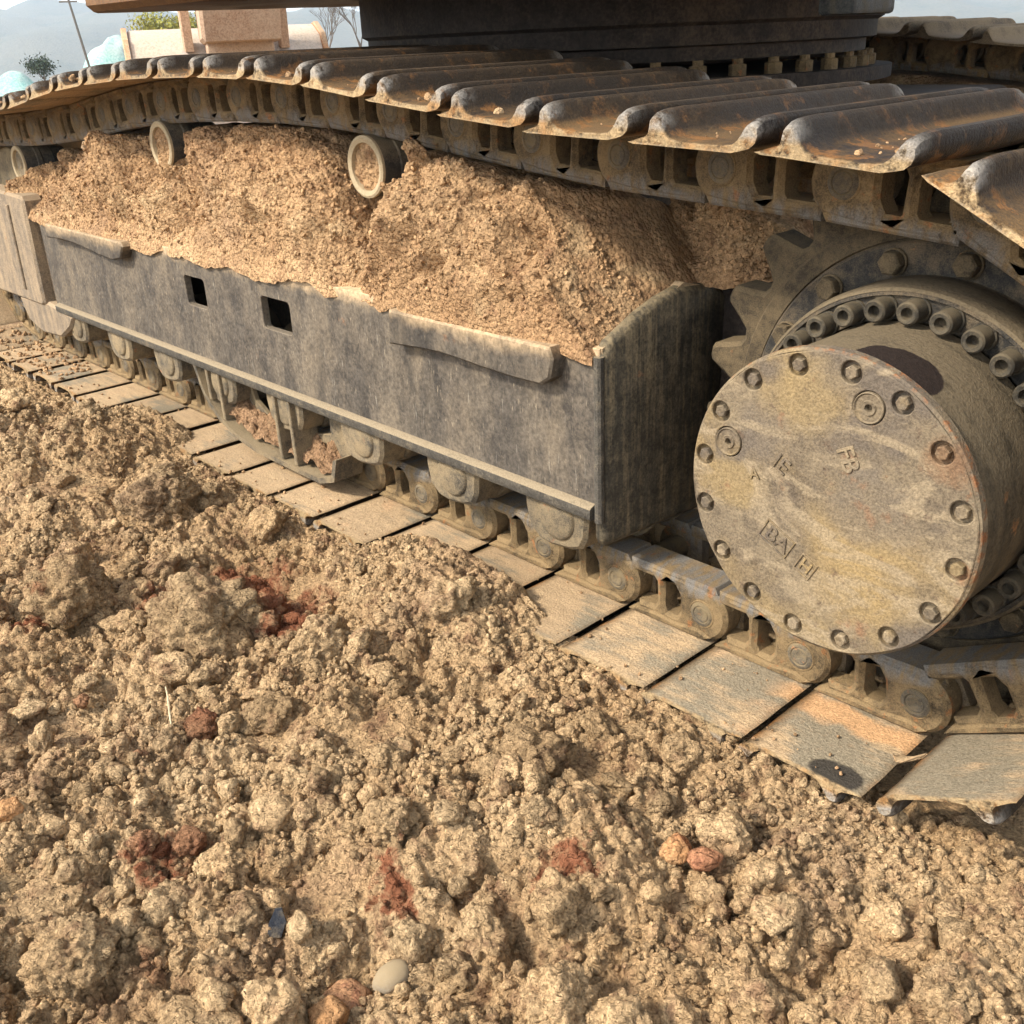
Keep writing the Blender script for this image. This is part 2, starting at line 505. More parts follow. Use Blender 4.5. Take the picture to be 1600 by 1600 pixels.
M_FRAME = dirty('charcoal_frame_paint', (0.050, 0.043, 0.036), (0.076, 0.065, 0.053), (0.165, 0.13, 0.09), 0.33, (0.24, 0.12, 0.06), 0.04, (2.6, 2.6, 0.9), 4.0, 0.55, extra=frame_extra, up=0.3, bump=0.0007)
M_ENDPLATE = dirty('end_plate_paint', (0.040, 0.035, 0.026), (0.066, 0.057, 0.042), (0.22, 0.17, 0.10), 0.26, (0.24, 0.12, 0.06), 0.03, (14, 14, 0.9), 6.0, 0.55, up=0.3, bump=0.0008)
M_FLANGE = dirty('dusty_flange_bar', (0.065, 0.058, 0.048), (0.105, 0.092, 0.072), (0.30, 0.235, 0.15), 0.14, (0.3, 0.15, 0.07), 0.05, (1, 4, 4), 10.0, 0.7, up=0.75)
M_YOKE = dirty('dusty_yoke_paint', (0.135, 0.107, 0.078), (0.185, 0.146, 0.104), (0.33, 0.245, 0.155), 0.42, (0.3, 0.15, 0.07), 0.05, (4, 4, 1), 8.0, 0.7, up=0.4)
M_GUARD = dirty('guard_paint', (0.070, 0.060, 0.046), (0.125, 0.105, 0.076), (0.30, 0.225, 0.13), 0.42, (0.3, 0.13, 0.06), 0.08, freq=14.0)


def cover_extra(m, c, co, n2):
    a = m.noise(co, 7.0, 3.0, 0.5)
    b = m.noise(m.scale(co, (1, 1, 1), (3.1, 0, 7.7)), 9.0, 4.0, 0.55)
    c = m.mix(m.step(a, 0.47, 0.66, 0.0, 0.75), c, (0.235, 0.165, 0.078))
    c = m.mix(m.step(b, 0.50, 0.62, 0.0, 0.85), c, (0.105, 0.084, 0.064))
    wv = m.math('MULTIPLY', m.math('SUBTRACT', m.noise(co, 16.0, 5.0, 0.6), 0.5), 0.13)
    for bx, bz, br, bc in ((-.045, .325, .085, (0.27, 0.185, 0.08)), (-.225, .395, .05, (0.27, 0.19, 0.085)), (-.13, .53, .05, (0.24, 0.17, 0.08)), (-.04, .42, .06, (0.118, 0.098, 0.078)), (-.185, .47, .045, (0.125, 0.10, 0.075)), (.04, .50, .03, (0.17, 0.09, 0.045))):
        d = m.n('ShaderNodeVectorMath', {'operation': 'DISTANCE'}, {0: m.scale(m.pos(), (1, 0, 1)), 1: (bx, 0.0, bz)}, 1)
        c = m.mix(m.step(m.math('ADD', d, wv), br * 0.4, br * 1.25, 0.62, 0.0), c, bc)
    sw = m.noise(m.scale(co, (1.0, 1.0, 2.6), (5.0, 2.0, 1.0)), 6.0, 5.0, 0.62, 1.2)
    c = m.mix(m.step(sw, 0.50, 0.60, 0.0, 0.7), c, (0.26, 0.20, 0.125))
    c = m.mix(m.step(m.noise(m.scale(co, (1.0, 1.0, 1.0), (9.0, 1.0, 4.0)), 12.0, 5.0, 0.65), 0.60, 0.70, 0.0, 0.7), c, (0.20, 0.10, 0.052))
    c = m.mix(m.step(m.noise(co, 46.0, 4.0, 0.7), 0.58, 0.68, 0.0, 0.7), c, (0.10, 0.068, 0.045))
    c = m.mix(m.math('MULTIPLY', m.attr('rim'), m.step(n2, 0.50, 0.62)), c, (0.22, 0.095, 0.04))
    return c


M_COVER = dirty('dusty_hub_cover', (0.088, 0.067, 0.046), (0.135, 0.102, 0.068), (0.205, 0.158, 0.10), 0.38, (0.33, 0.15, 0.06), 0.06, (1, 1, 1), 10.0, 0.75, extra=cover_extra, bump=0.0011)


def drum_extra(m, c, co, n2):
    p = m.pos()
    d = m.n('ShaderNodeVectorMath', {'operation': 'DISTANCE'}, {0: m.scale(p, (1.0, 1.35, 1.0)), 1: DARK_OVAL}, 1)
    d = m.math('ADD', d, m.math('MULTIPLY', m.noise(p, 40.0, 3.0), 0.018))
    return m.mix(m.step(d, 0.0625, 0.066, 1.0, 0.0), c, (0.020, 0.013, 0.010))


DARK_OVAL = (-0.040, 0.048 * 1.35, 0.583)  # centre of the near-black oval on top of the drum
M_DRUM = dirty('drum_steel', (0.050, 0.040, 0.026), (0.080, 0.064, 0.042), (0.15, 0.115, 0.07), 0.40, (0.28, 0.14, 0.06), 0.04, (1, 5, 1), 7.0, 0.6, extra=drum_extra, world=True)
M_HUB = dirty('hub_flange_steel', (0.024, 0.024, 0.023), (0.048, 0.043, 0.035), (0.16, 0.12, 0.075), 0.30, (0.3, 0.15, 0.06), 0.06, freq=18.0, up=0.2)
M_SPROCKET = dirty('sprocket_steel', (0.040, 0.031, 0.020), (0.068, 0.052, 0.032), (0.17, 0.125, 0.07), 0.38, (0.33, 0.15, 0.06), 0.06, freq=16.0, up=0.2)
M_SOCKET = dirty('socket_bolt_steel', (0.045, 0.039, 0.030), (0.072, 0.062, 0.046), (0.17, 0.135, 0.085), 0.30, freq=40.0, rough=0.5)
M_ROLLER = dirty('roller_steel', (0.06, 0.05, 0.036), (0.11, 0.09, 0.062), (0.28, 0.21, 0.12), 0.42, freq=16.0, up=0.3)
M_RIM = dirty('dusty_roller_rim', (0.33, 0.26, 0.16), (0.42, 0.34, 0.22), (0.47, 0.37, 0.23), 0.5, freq=22.0)
M_SHELL = dirty('dark_roller_shell', (0.045, 0.042, 0.038), (0.07, 0.065, 0.055), (0.25, 0.2, 0.13), 0.22, freq=14.0)
M_ARM = dirty('dust_caked_arm', (0.40, 0.25, 0.16), (0.46, 0.31, 0.21), (0.55, 0.40, 0.28), 0.5, freq=3.0)
M_BUCKET = dirty('bleached_bucket', (0.52, 0.47, 0.43), (0.60, 0.55, 0.50), (0.55, 0.45, 0.35), 0.3, freq=2.0, rough=0.5)
M_SIDE = dirty('rusty_side_plate', (0.42, 0.20, 0.09), (0.36, 0.16, 0.07), (0.5, 0.35, 0.22), 0.2, freq=4.0)
M_DECK = dirty('brown_deck_paint', (0.095, 0.045, 0.016), (0.14, 0.070, 0.026), (0.18, 0.10, 0.05), 0.22, freq=5.0, rough=0.5)
M_HILL = dirty('wooded_hill', (0.035, 0.05, 0.035), (0.06, 0.065, 0.045), (0.12, 0.11, 0.08), 0.3, freq=0.02, bump=0.5, world=True)
M_NET = dirty('turquoise_net', (0.16, 0.50, 0.46), (0.22, 0.56, 0.52), (0.40, 0.5, 0.46), 0.3, freq=0.4, world=True)
M_BARK = dirty('grey_bark', (0.10, 0.085, 0.075), (0.14, 0.12, 0.10), (0.2, 0.18, 0.15), 0.2)
M_LEAF = dirty('yellow_green_leaves', (0.22, 0.22, 0.03), (0.32, 0.28, 0.04), (0.3, 0.3, 0.08), 0.2, freq=2.0)
M_PINE = dirty('dark_evergreen_leaves', (0.03, 0.05, 0.03), (0.05, 0.07, 0.04), (0.06, 0.08, 0.05), 0.2, freq=2.0)
M_POLE = dirty('weathered_pole', (0.12, 0.11, 0.10), (0.16, 0.15, 0.13), (0.2, 0.18, 0.15), 0.2)

# ------------------------------------------------------------------ setting: ground, hills
PXS = np.array([-9, -4.5, -3.3, -2.95, -2.45, -2.30, -2.05, -1.96, -1.60, -1.15, -1.05, -0.72, -0.62, -0.35, -0.20, 0.0, 0.3, 9])
PZS = np.array([-.06, -.06, -.05, -.065, -.05, .015, .015, -.03, -.04, -.02, .025, .03, -.022, -.026, -.034, -.038, -.045, -.06])
# dents and heaps of the dug soil: x, y, radius, height
HEAPS = [(-1.62, -0.22, 0.16, 0.05), (-1.07, -0.40, 0.10, 0.02), (-0.86, -0.28, 0.13, 0.035), (-0.40, -0.42, 0.13, 0.03), (-0.49, -0.67, 0.12, 0.02), (-1.22, -0.25, 0.11, -0.04),
         (-0.30, -0.62, 0.10, -0.035), (-0.60, -0.75, 0.07, -0.04), (-0.22, -0.26, 0.10, 0.02), (0.07, -0.10, 0.12, 0.015), (-2.2, -0.35, 0.25, 0.06), (-2.6, -0.5, 0.3, 0.05), (-1.45, -0.55, 0.12, -0.03),
         (-0.90, -0.05, 0.14, 0.03), (-0.13, -0.42, 0.06, -0.03), (-0.80, -0.62, 0.10, 0.015), (0.05, -0.42, 0.05, -0.025)]


SMOOTH = [(0.03, -0.41, 0.06), (-0.04, -0.44, 0.05), (-0.42, -0.58, 0.05), (-0.75, -0.45, 0.06), (-1.45, -0.42, 0.09), (0.12, -0.15, 0.04), (-0.20, -0.54, 0.04), (-0.60, -0.36, 0.07), (-0.30, -0.20, 0.05), (-0.98, -0.70, 0.06), (-1.9, -0.30, 0.10), (-0.66, -0.85, 0.05), (0.26, -0.30, 0.05), (-1.15, -0.12, 0.05)]


def rough(x, y):
    k = 1.0 + 0.0 * x
    for sx, sy, sr in SMOOTH:
        k = k * (1 - 0.88 * np.exp(-(((x - sx) ** 2 + (y - sy) ** 2) / sr ** 2) ** 2))
    return k


def ground_z(x, y, detail=True):
    near = np.interp(x, PXS, PZS)
    out = -0.035 + 0.0 * x
    w = np.clip((-y - 0.02) / 0.22, 0, 1)
    w = w * w * (3 - 2 * w)
    z = near * (1 - w) + out * w
    und = np.clip((y - 0.05 - .09 * np.clip(x + .3, 0, .6)) / 0.10, 0, 1)                      # below the track the soil lies under the grousers
    z = z * (1 - und) + (-0.095) * und
    for hx, hy, hr, hz in HEAPS:
        z = z + hz * np.exp(-((x - hx) ** 2 + (y - hy) ** 2) / hr ** 2)
    local = np.exp(-np.maximum(0, np.hypot(x + 1.2, y + 0.3) - 3.2) / 1.5) * (1 - und)
    edge = 0.30 + 0.70 * np.clip((-y - 0.0) / 0.15, 0, 1)
    z = z + 0.075 * fbm2(x * 3.1, y * 3.1, 3, 5) * local * edge
    rad = np.hypot(x, y)
    fall = np.clip((rad - 52) / 260, 0, 1)
    z = z - 26 * fall * fall * (3 - 2 * fall)
    if detail:
        wx, wy = x + 0.03 * vnoise2(x * 14, y * 14, 71), y + 0.03 * vnoise2(x * 14 + 9, y * 14, 72)
        b1 = bumps2(wx * 13, wy * 13, 1)
        b2 = bumps2(wx * 30 + 3.3, wy * 30, 2)
        b3 = bumps2(x * 70, y * 70 + 1.7, 3)
        b4 = bumps2(x * 150, y * 150 + 4.7, 9)
        m1 = np.clip(0.55 + 1.6 * vnoise2(x * 5, y * 5, 41), 0.1, 1)
        local = local * rough(x, y)
        z = z + local * edge * (0.058 * (b1 - 0.45) * m1 + 0.034 * (b2 - 0.4) * (1.3 - .8 * m1)) + local * (0.0150 * (b3 - 0.4) * (.6 + b2) + 0.0060 * (b4 - 0.4))
        z = z + 0.004 * fbm2(x * 90, y * 90, 3, 23) * local
    return z


gx = np.concatenate([np.arange(-3.7, -1.7, 0.0060), np.arange(-1.7, 0.62, 0.0036), np.arange(0.62, 1.6, 0.008)])
s, lo, hi, x0, x1 = 0.006, [], [], gx[0], gx[-1]
while x1 < 2500:
    s *= 1.33
    x0 -= s; x1 += s
    lo.append(x0); hi.append(x1)
gx = np.concatenate([lo[::-1], gx, hi])
gy = np.arange(-1.22, 0.135, 0.0040)
s, lo, hi, x0, x1 = 0.006, [], [], gy[0], gy[-1]
while x1 < 2500:
    s *= 1.33
    x0 -= s; x1 += s
    lo.append(x0); hi.append(x1)
gy = np.concatenate([lo[::-1], gy, hi])
GX, GY = np.meshgrid(gx, gy, indexing='ij')
GZ = ground_z(GX, GY)
tag(ob('ground', grid_mesh('ground', GX, GY, GZ, M_SOIL)), 'loose tan soil churned up beside the crawler track', None, None, 'structure')
del GX, GY, GZ


def hills():
    az = np.radians(np.linspace(60, 235, 260))
    d = np.linspace(420, 1500, 40)
    A, D = np.meshgrid(az, d, indexing='ij')
    X, Y = D * np.cos(A), D * np.sin(A)
    deg = np.degrees(A)
    ridge = np.interp(deg, [60, 100, 125, 140, 150, 156, 160, 163, 166, 175, 200, 235], [10, 16, 17, 20, 24, 27, 30, 27, 20, 15, 18, 10])
    t = np.clip((D - 430) / 520, 0, 1)
    prof = np.sin(np.clip(t, 0, 1) * PI / 2) ** 1.3 * np.clip((1500 - D) / 450, 0.0, 1)
    Z = -34 + (30 + ridge * 1.35 + 22 * fbm2(deg * 0.22, D * 0.006, 4, 3)) * prof + 2.5 * fbm2(X * 0.03, Y * 0.03, 4, 8) * prof
    return grid_mesh('hill', X, Y, Z, M_HILL)


tag(ob('hill', hills()), 'low wooded hill fading to blue behind the site', None, None, 'structure')

# ------------------------------------------------------------------ the excavator
EX = tag(empty('excavator'), 'dust covered crawler excavator with its near track and hub filling the picture', 'excavator')
L = 0.19
SX, SZ, SR = -0.101, 0.400, 0.356            # sprocket axis and pitch radius
TOPX = [-0.101, -0.233, -0.43, -0.62, -0.81, -1.0, -1.2, -1.4, -1.6, -1.77, -1.96, -2.15, -2.33, -2.53, -2.75, -3.1, -3.45]
TOPZ = [0.756, 0.7625, 0.771, 0.779, 0.797, 0.816, 0.838, 0.849, 0.853, 0.852, 0.846, 0.837, 0.822, 0.797, 0.772, 0.748, 0.735]
ZB = 0.044


def chain_pins(xi):
    ri = (0.733 - ZB) / 2
    pts = []
    for x in np.arange(xi, SX, 0.01): pts.append((x, ZB + 0.004 * max(0.0, 1 - abs(x + 0.2) / 0.5)))
    for a in np.arange(-90, 90, 1.0): pts.append((SX + SR * math.cos(math.radians(a)), SZ + SR * math.sin(math.radians(a))))
    xs = np.arange(SX, xi, -0.01)
    # smooth interpolation of the sagging top run
    tx, tz = np.array(TOPX + [xi])[::-1], np.array(TOPZ + [0.733])[::-1]
    zz = np.interp(xs, tx, tz)
    k = np.ones(9) / 9
    zs = np.convolve(np.pad(zz, 4, mode='edge'), k, 'valid')
    pts += list(zip(xs, zs))
    for a in np.arange(90, 270, 1.0): pts.append((xi + ri * math.cos(math.radians(a)), ZB + ri + ri * math.sin(math.radians(a))))
    P = np.array(pts)
    start = int(np.argmin(np.hypot(P[:, 0] + 0.211, P[:, 1] - ZB) + (P[:, 1] > 0.2) * 9))
    P = np.concatenate([P[start:], P[:start], P[start:start + 40]])
    pins, cur, i = [P[0]], P[0], 0
    while True:
        while i + 1 < len(P) and np.hypot(*(P[i + 1] - cur)) < L: i += 1
        if i + 1 >= len(P) or len(pins) > 70: break
        a, b = P[i], P[i + 1]
        d, f = b - a, a - cur
        qa, qb, qc = d @ d, 2 * d @ f, f @ f - L * L
        t = (-qb + math.sqrt(max(0, qb * qb - 4 * qa * qc))) / (2 * qa)
        cur = a + d * t
        pins.append(cur)
        if len(pins) > 20 and np.hypot(*(cur - pins[0])) < L * 0.5: break
    return pins


best = None
for xi in np.arange(-3.75, -3.45, 0.004):
    p = chain_pins(xi)
    e = min((np.hypot(*(q - p[0])), k) for k, q in enumerate(p) if k > 20)
    if best is None or e[0] < best[0]: best = (e[0], xi, p[:e[1]])
_, XI, PINS = best
NL = len(PINS)


# --- track shoe: double grouser section, lip at one end, hook at the other, grousers taper at the outer ends
def shoe_mesh():
    sec = [(0, .0465), (.010, .0445), (.03, .0448), (.12, .0448), (.160, .0448), (.174, .048), (.186, .053), (.193, .060), (.1955, .070), (.194, .0785), (.190, .0818), (.183, .0822), (.1775, .0785), (.1735, .070),
           (.1685, .0620), (.160, .0570), (.148, .0550), (.125, .0543), (.098, .0543), (.078, .0550), (.066, .0575), (.060, .0630), (.0565, .0710), (.0535, .0790), (.0495, .0822), (.0445, .0822), (.0405, .0790), (.0375, .0700),
           (.0345, .0615), (.028, .0570), (.013, .0525), (.003, .0490)]
    ys = [0.0, .004, .012, .024, .040, .062, .10, .20, .30, .40, .50, .538, .560, .576, .588, .596, .60]
    tp = [.70, .77, .87, .945, .98, 1, 1, 1, 1, 1, 1, 1, .98, .945, .87, .77, .70]
    V, F = [], []
    inner, edge, tip, rib = [], [], [], []
    rr = random.Random(3)
    n = len(sec)
    for j, (y, f) in enumerate(zip(ys, tp)):
        wob = 0.0 if j in (0, len(ys) - 1) else rr.uniform(-.0012, .0012)
        end = min(y, .6 - y)
        for k, (sx, h) in enumerate(sec):
            hh = .0555 + (h - .0555) * 1.17 * f if h > .0555 else h
            if k > 5 and (.066 <= sx <= .160 or sx < .03): hh -= .0022 * max(0.0, 1 - end / .03)
            if end < 0.003: hh = min(hh, hh - 0.0016 if h > .05 else hh + 0.001)
            lean = -0.006 * max(0, (hh - .057) / .023) if sx < .07 else 0.0
            V.append((L + .021 - sx - lean + wob, y, -hh))
            inner.append(1.0 if k in (1, 2, 3, 4) else (0.5 if k in (0, 5) else 0.0))
            rib.append(1.0 if h > .0625 else 0.0)
            edge.append(max(0.0, 1 - end / 0.0035))
            tip.append((1.0 if h > .066 else 0.0) * max(0.0, 1 - end / 0.034))
    for j in range(len(ys) - 1):
        for k in range(n):
            F.append((j * n + k, j * n + (k + 1) % n, (j + 1) * n + (k + 1) % n, (j + 1) * n + k))
    for j in (0, len(ys) - 1):
        for t in tessellate_polygon([[Vector((V[j * n + k][0], V[j * n + k][2], 0)) for k in range(n)]]):
            F.append(tuple(j * n + i for i in t))
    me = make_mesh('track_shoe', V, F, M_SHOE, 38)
    for nm, vals in (('inner', inner), ('edge', edge), ('tip', tip), ('rib', rib)):
        a = me.attributes.new(nm, 'FLOAT', 'POINT'); a.data.foreach_set('value', vals)
    return me


def link_mesh(mir):
    """One side of the chain: body with two windows, outer boss on the pin, inner boss behind the next one, rail on top."""
    to = (lambda a, d, b: (a, 0.6 - d, b)) if mir else (lambda a, d, b: (a, d, b))
    mb = MB()
    body = [(.048, -.043), (.205, -.043)] + arc(.190, .004, .050, -72, 62, 11)[1:] + [(.150, .054), (.048, .054), (.048, .038), (.080, .038), (.089, .028), (.091, -.012), (.084, -.021), (.048, -.022)]
    w2 = [(.107, -.014), (.113, -.024), (.134, -.024), (.142, -.012), (.140, .018), (.128, .036), (.116, .040), (.107, .032)]
    mb.add(plate(body, [w2], .178, .217, .007, to))
    # flared foot on the shoe
    mb.add(plate([(.030, -.0435), (.20, -.0435), (.212, -.034), (.185, -.026), (.14, -.031), (.09, -.029), (.045, -.033)], [], .172, .217, .004, to))
    inner = arc(0, 0, .047, 90, 270, 9) + [(.054, -.043), (.054, .050)]
    mb.add(plate([(-.004, .020), (.049, .020), (.056, .045), (-.004, .045)], [], .198, .225, .0, to))
    mb.add(plate([(.010, -.043), (.055, -.043), (.055, -.024), (.010, -.024)], [], .200, .225, .0, to))
    mb.add(plate(inner, [], .219, .245, .004, to))
    mb.add(plate([(.030, .034), (.205, .034), (.214, .040), (.217, .047), (.210, .0565), (.030, .0565)], [], .181, .246, .004, to))
    # raised boss ring about the pin
    rp = [(.020, .1775), (.0245, .1768), (.0265, .1785)]
    V, F = revolve(rp, 22, .19, .003)
    mb.add(([to(*v) for v in V], F))
    me = mb.mesh('chain_link', M_LINK, 40)
    a = me.attributes.new('rail', 'FLOAT', 'POINT')
    a.data.foreach_set('value', [1.0 if v.co.z > .0385 else 0.0 for v in me.vertices])
    return me


def pin_mesh():
    prof = [(0, .1765), (.004, .1768), (.006, .1755), (.013, .1755), (.0145, .1768), (.016, .1750), (.0205, .1755), (.0225, .1775), (.0225, .424), (0, .424)]
    return MB().add(revolve(prof, 20, .19, .003)).mesh('track_pin', M_PIN, 40)


def nut_mesh():
    mb = MB()
    for x in (.0755, .1245):
        mb.add(revolve([(0, .0), (.011, .0), (.0155, .003), (.0155, .022), (0, .022)], 6, 0, 0, 0.3),
               Matrix(((1, 0, 0, x), (0, 0, -1, .226), (0, -1, 0, -.020), (0, 0, 0, 1))))
    return mb.mesh('shoe_nut', M_LINK, 25)


SHOE, LINKN, LINKF, PIN, NUT = shoe_mesh(), link_mesh(False), link_mesh(True), pin_mesh(), nut_mesh()
jit = random.Random(5)


SHOE_FAR = SHOE.copy()
SHOE_FAR.materials.clear()
SHOE_FAR.materials.append(M_FARSHOE)


def lay_chain(parent, off, full=True):
    for i in range(NL):
        a, b = Vector((PINS[i][0], 0, PINS[i][1])), Vector((PINS[(i + 1) % NL][0], 0, PINS[(i + 1) % NL][1]))
        u = (b - a).normalized()
        z = Vector((-u.z, 0, u.x))
        M = Matrix(((u.x, 0, z.x, a.x + off[0]), (0, 1, 0, off[1]), (u.z, 0, z.z, a.z + off[2]), (0, 0, 0, 1)))
        Mj = M @ Matrix.Translation((jit.uniform(-.0015, .0015), jit.uniform(-.003, .003), 0)) @ Matrix.Rotation(jit.uniform(-.012, .012), 4, 'Y') if full else M
        sh = ob('track_shoe', SHOE if full else SHOE_FAR, parent, Mj)
        rel = Mj.inverted() @ M
        if not full:                                           # far chain
            ob('chain_link', LINKN, sh, rel)
            ob('chain_link', LINKF, sh, rel)
            continue
        ob('chain_link', LINKN, sh, rel)
        ob('chain_link', LINKF, sh, rel)
        ob('track_pin', PIN, sh, rel)
        ob('shoe_nut', NUT, sh, rel)


lay_chain(EX, (0, 0, 0))
lay_chain(EX, (0.05, 2.02, 0.02), False)

# --- sprocket, hub, final drive
tips = []
for k in range(23):
    a = 153.7 + k * 360 / 23
    for da, r in ((-7.826, .3305), (-6.0, .3335), (-4.4, .350), (-3.2, .366), (-2.2, .3795), (-1.0, .3825), (1.0, .3825), (2.2, .3795), (3.2, .366), (4.4, .350), (6.0, .3335)):
        t = math.radians(a + da)
        tips.append((SX + r * math.cos(t), SZ + r * math.sin(t)))
mb = MB().add(plate(tips, [], .270, .326, .007))
mb.add(revolve([(.318, .272), (.312, .266), (.288, .266), (.286, .273)], 72, SX, SZ))
spr = mb.build('sprocket', M_SPROCKET, EX, 35)
hub = MB().add(revolve([(.2845, .290), (.2845, .262), (.281, .258), (.240, .258), (.239, .252), (.2385, .190), (.235, .1815), (.228, .1800), (.2265, .186), (.196, .186)], 96, SX, SZ)).build('hub_flange', M_HUB, EX, 35)
drum = MB().add(revolve([(.236, .256), (.2405, .250), (.2400, .196), (.2370, .1830), (.2330, .1800)], 96, SX, SZ))
drum.add(revolve([(.1935, .186), (.1925, .17), (.1925, .026), (.1905, .018)], 96, SX, SZ))
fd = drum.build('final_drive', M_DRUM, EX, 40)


def hexbolt(r, y0, y1, cx, cz, ph):
    return revolve([(0, y0 + .0008), (r * .35, y0), (r * .86, y0), (r, y0 + (y1 - y0) * .18), (r, y1), (0, y1)], 6, cx, cz, ph)


def polar(r, deg): return SX + r * math.cos(math.radians(deg)), SZ + r * math.sin(math.radians(deg))


def shared(name, me, parent, x, z, rot=0.0, y=0.0):
    return ob(name, me, parent, Matrix.Translation((x, y, z)) @ Matrix.Rotation(rot, 4, 'Y'))


hexm = MB().add(revolve([(.019, .2575), (.019, .2545), (.0175, .2535), (.0165, .2535)], 20, 0, 0)).add(hexbolt(.0165, .239, .2545, 0, 0, .2)).mesh('hub_bolt', M_SPROCKET, 25)
for k in range(16): shared('hub_bolt', hexm, hub, *polar(.260, 128.4 + 22.5 * k), rot=random.uniform(0, 1))
sock = MB().add(revolve([(0, .168), (.0075, .168), (.0080, .1555), (.0125, .1545), (.0148, .1570), (.0150, .180), (.0150, .182), (.0175, .182), (.0175, .187)], 22, 0, 0)).mesh('socket_bolt', M_SOCKET, 30)
for k in range(30): shared('socket_bolt', sock, fd, *polar(.2115, 88.7 + 12.0 * k), rot=random.uniform(0, 1))

# hub cover with counterbored bolt seats
R_C = .1985
seats = [polar(.1785, 14.8 + 22.5 * k) for k in range(16)]
plugs = [polar(.1485, 70.3), polar(.1490, 159.8)]
circ = lambda c, r, n: [(c[0] + r * math.cos(2 * PI * i / n), c[1] + r * math.sin(2 * PI * i / n)) for i in range(n)]
rimn = [(SX + (R_C - .0035 + .0012 * math.sin(9 * t) * math.sin(4 * t + 1)) * math.cos(t), SZ + (R_C - .0035 + .0012 * math.sin(9 * t) * math.sin(4 * t + 1)) * math.sin(t)) for t in np.linspace(0, 2 * PI, 121)[:-1]]
mb = MB().add(plate(rimn, [circ(c, .0140, 18) for c in seats] + [circ(c, .0205, 22) for c in plugs], .0005, .012, .0012))
mb.add(revolve([(R_C - .0034, .0025), (R_C, .0055), (R_C + .0006, .017), (R_C - .004, .022), (.19, .022)], 120, SX, SZ))
mb.add(revolve([(0, .0085), (R_C - .004, .0085)], 60, SX, SZ))
cov = mb.build('hub_cover', M_COVER, fd, 35)
a = cov.data.attributes.new('rim', 'FLOAT', 'POINT')
a.data.foreach_set('value', [max(0.0, min(1.0, (math.hypot(v.co.x - SX, v.co.z - SZ) - .1955) / .0022)) * (1.0 if (v.co.x - SX) * .8 + (v.co.z - SZ) > .02 else .25) for v in cov.data.vertices])
cb = MB().add(hexbolt(.0086, -.0015, .009, 0, 0, 0)).mesh('cover_bolt', M_COVER, 25)
for k, c in enumerate(seats): shared('cover_bolt', cb, fd, c[0], c[1], rot=random.uniform(0, 1), y=random.uniform(-.0005, .0015))
pl = MB().add(revolve([(0, .008), (.0045, .008), (.0050, -.0005), (.0085, -.001), (.0095, .001), (.0165, .001), (.0180, -.0012), (.0190, -.0005), (.0195, .009)], 26, 0, 0)).mesh('oil_plug', M_COVER, 30)
for c in plugs: shared('oil_plug', pl, fd, c[0], c[1])


def letters(txt, x, z, size, deg, name='raised_letters', depth=.0016):
    cu = bpy.data.curves.new(name, 'FONT')
    cu.body = txt
    cu.size = size; cu.extrude = depth; cu.bevel_depth = .0004; cu.align_x = 'CENTER'; cu.align_y = 'CENTER'
    cu.materials.append(M_COVER)
    tmp = bpy.data.objects.new('text_source', cu)
    me = bpy.data.meshes.new_from_object(tmp)
    bpy.data.objects.remove(tmp)
    o = ob(name, me, fd)
    o.matrix_local = Matrix.Translation((x, .0004, z)) @ Matrix.Rotation(math.radians(-deg), 4, 'Y') @ Matrix.Rotation(PI / 2, 4, 'X')
    return o


def ridge_box(x, z, w, h, deg, name='raised_border'):
    mb = MB()
    o = [(-w / 2, -h / 2), (w / 2, -h / 2), (w / 2, h / 2), (-w / 2, h / 2)]
    mb.add(plate(o, [inset(o, .0022)], -.0014, .0012, .0006))
    c = ob(name, mb.mesh(name, M_COVER, 30), fd, Matrix.Translation((x, .0, z)) @ Matrix.Rotation(math.radians(-deg), 4, 'Y'))
    return c


letters('BA', -.157, .337, .030, -28)
ridge_box(-.158, .338, .048, .031, -28)
letters('H', -.1135, .313, .024, -28)
ridge_box(-.113, .313, .026, .028, -28)
letters('A', -.198, .418, .021, 12)
letters('IE', -.160, .441, .031, -30)
letters('FB', -.070, .472, .032, -62)

# --- motor housing, inner frame, carbody, turntable, deck
MB().add(revolve([(.21, .33), (.21, .52), (.16, .56), (0, .56)], 40, SX, SZ)).build('travel_motor', M_DARK, EX)
MB().add(box(-.56, -.20, .40, .60, .18, .555, .015)).build('motor_bracket', M_DARK, EX)

YF, XR, XL = .097, -.552, -2.935
rrect = lambda x0, x1, z0, z1, r: arc(x1 - r, z1 - r, r, 0, 90, 3) + arc(x0 + r, z1 - r, r, 90, 180, 3) + arc(x0 + r, z0 + r, r, 180, 270, 3) + arc(x1 - r, z0 + r, r, 270, 360, 3)
side = [(XL, .215), (XR - .006, .215), (XR - .006, .497), (XL, .497)]
fr = MB().add(plate(side, [rrect(-1.976, -1.872, .362, .436, .010), rrect(-1.602, -1.480, .362, .436, .010)], YF, YF + .018, .0015))
# sloping roof of the box, back wall and floor
fr.add(plate([(YF + .004, .497), (.30, .566), (.43, .53), (.43, .51), (.30, .546), (YF + .004, .481)], [], XL, XR - .004, 0, lambda a_, d, b: (d, a_, b)))
fr.add(box(XL, XR - .004, .43, .45, .17, .53))
fr.add(box(XL, XR - .004, YF + .02, .43, .198, .214))
frame = fr.build('track_frame', M_FRAME, EX, 30)
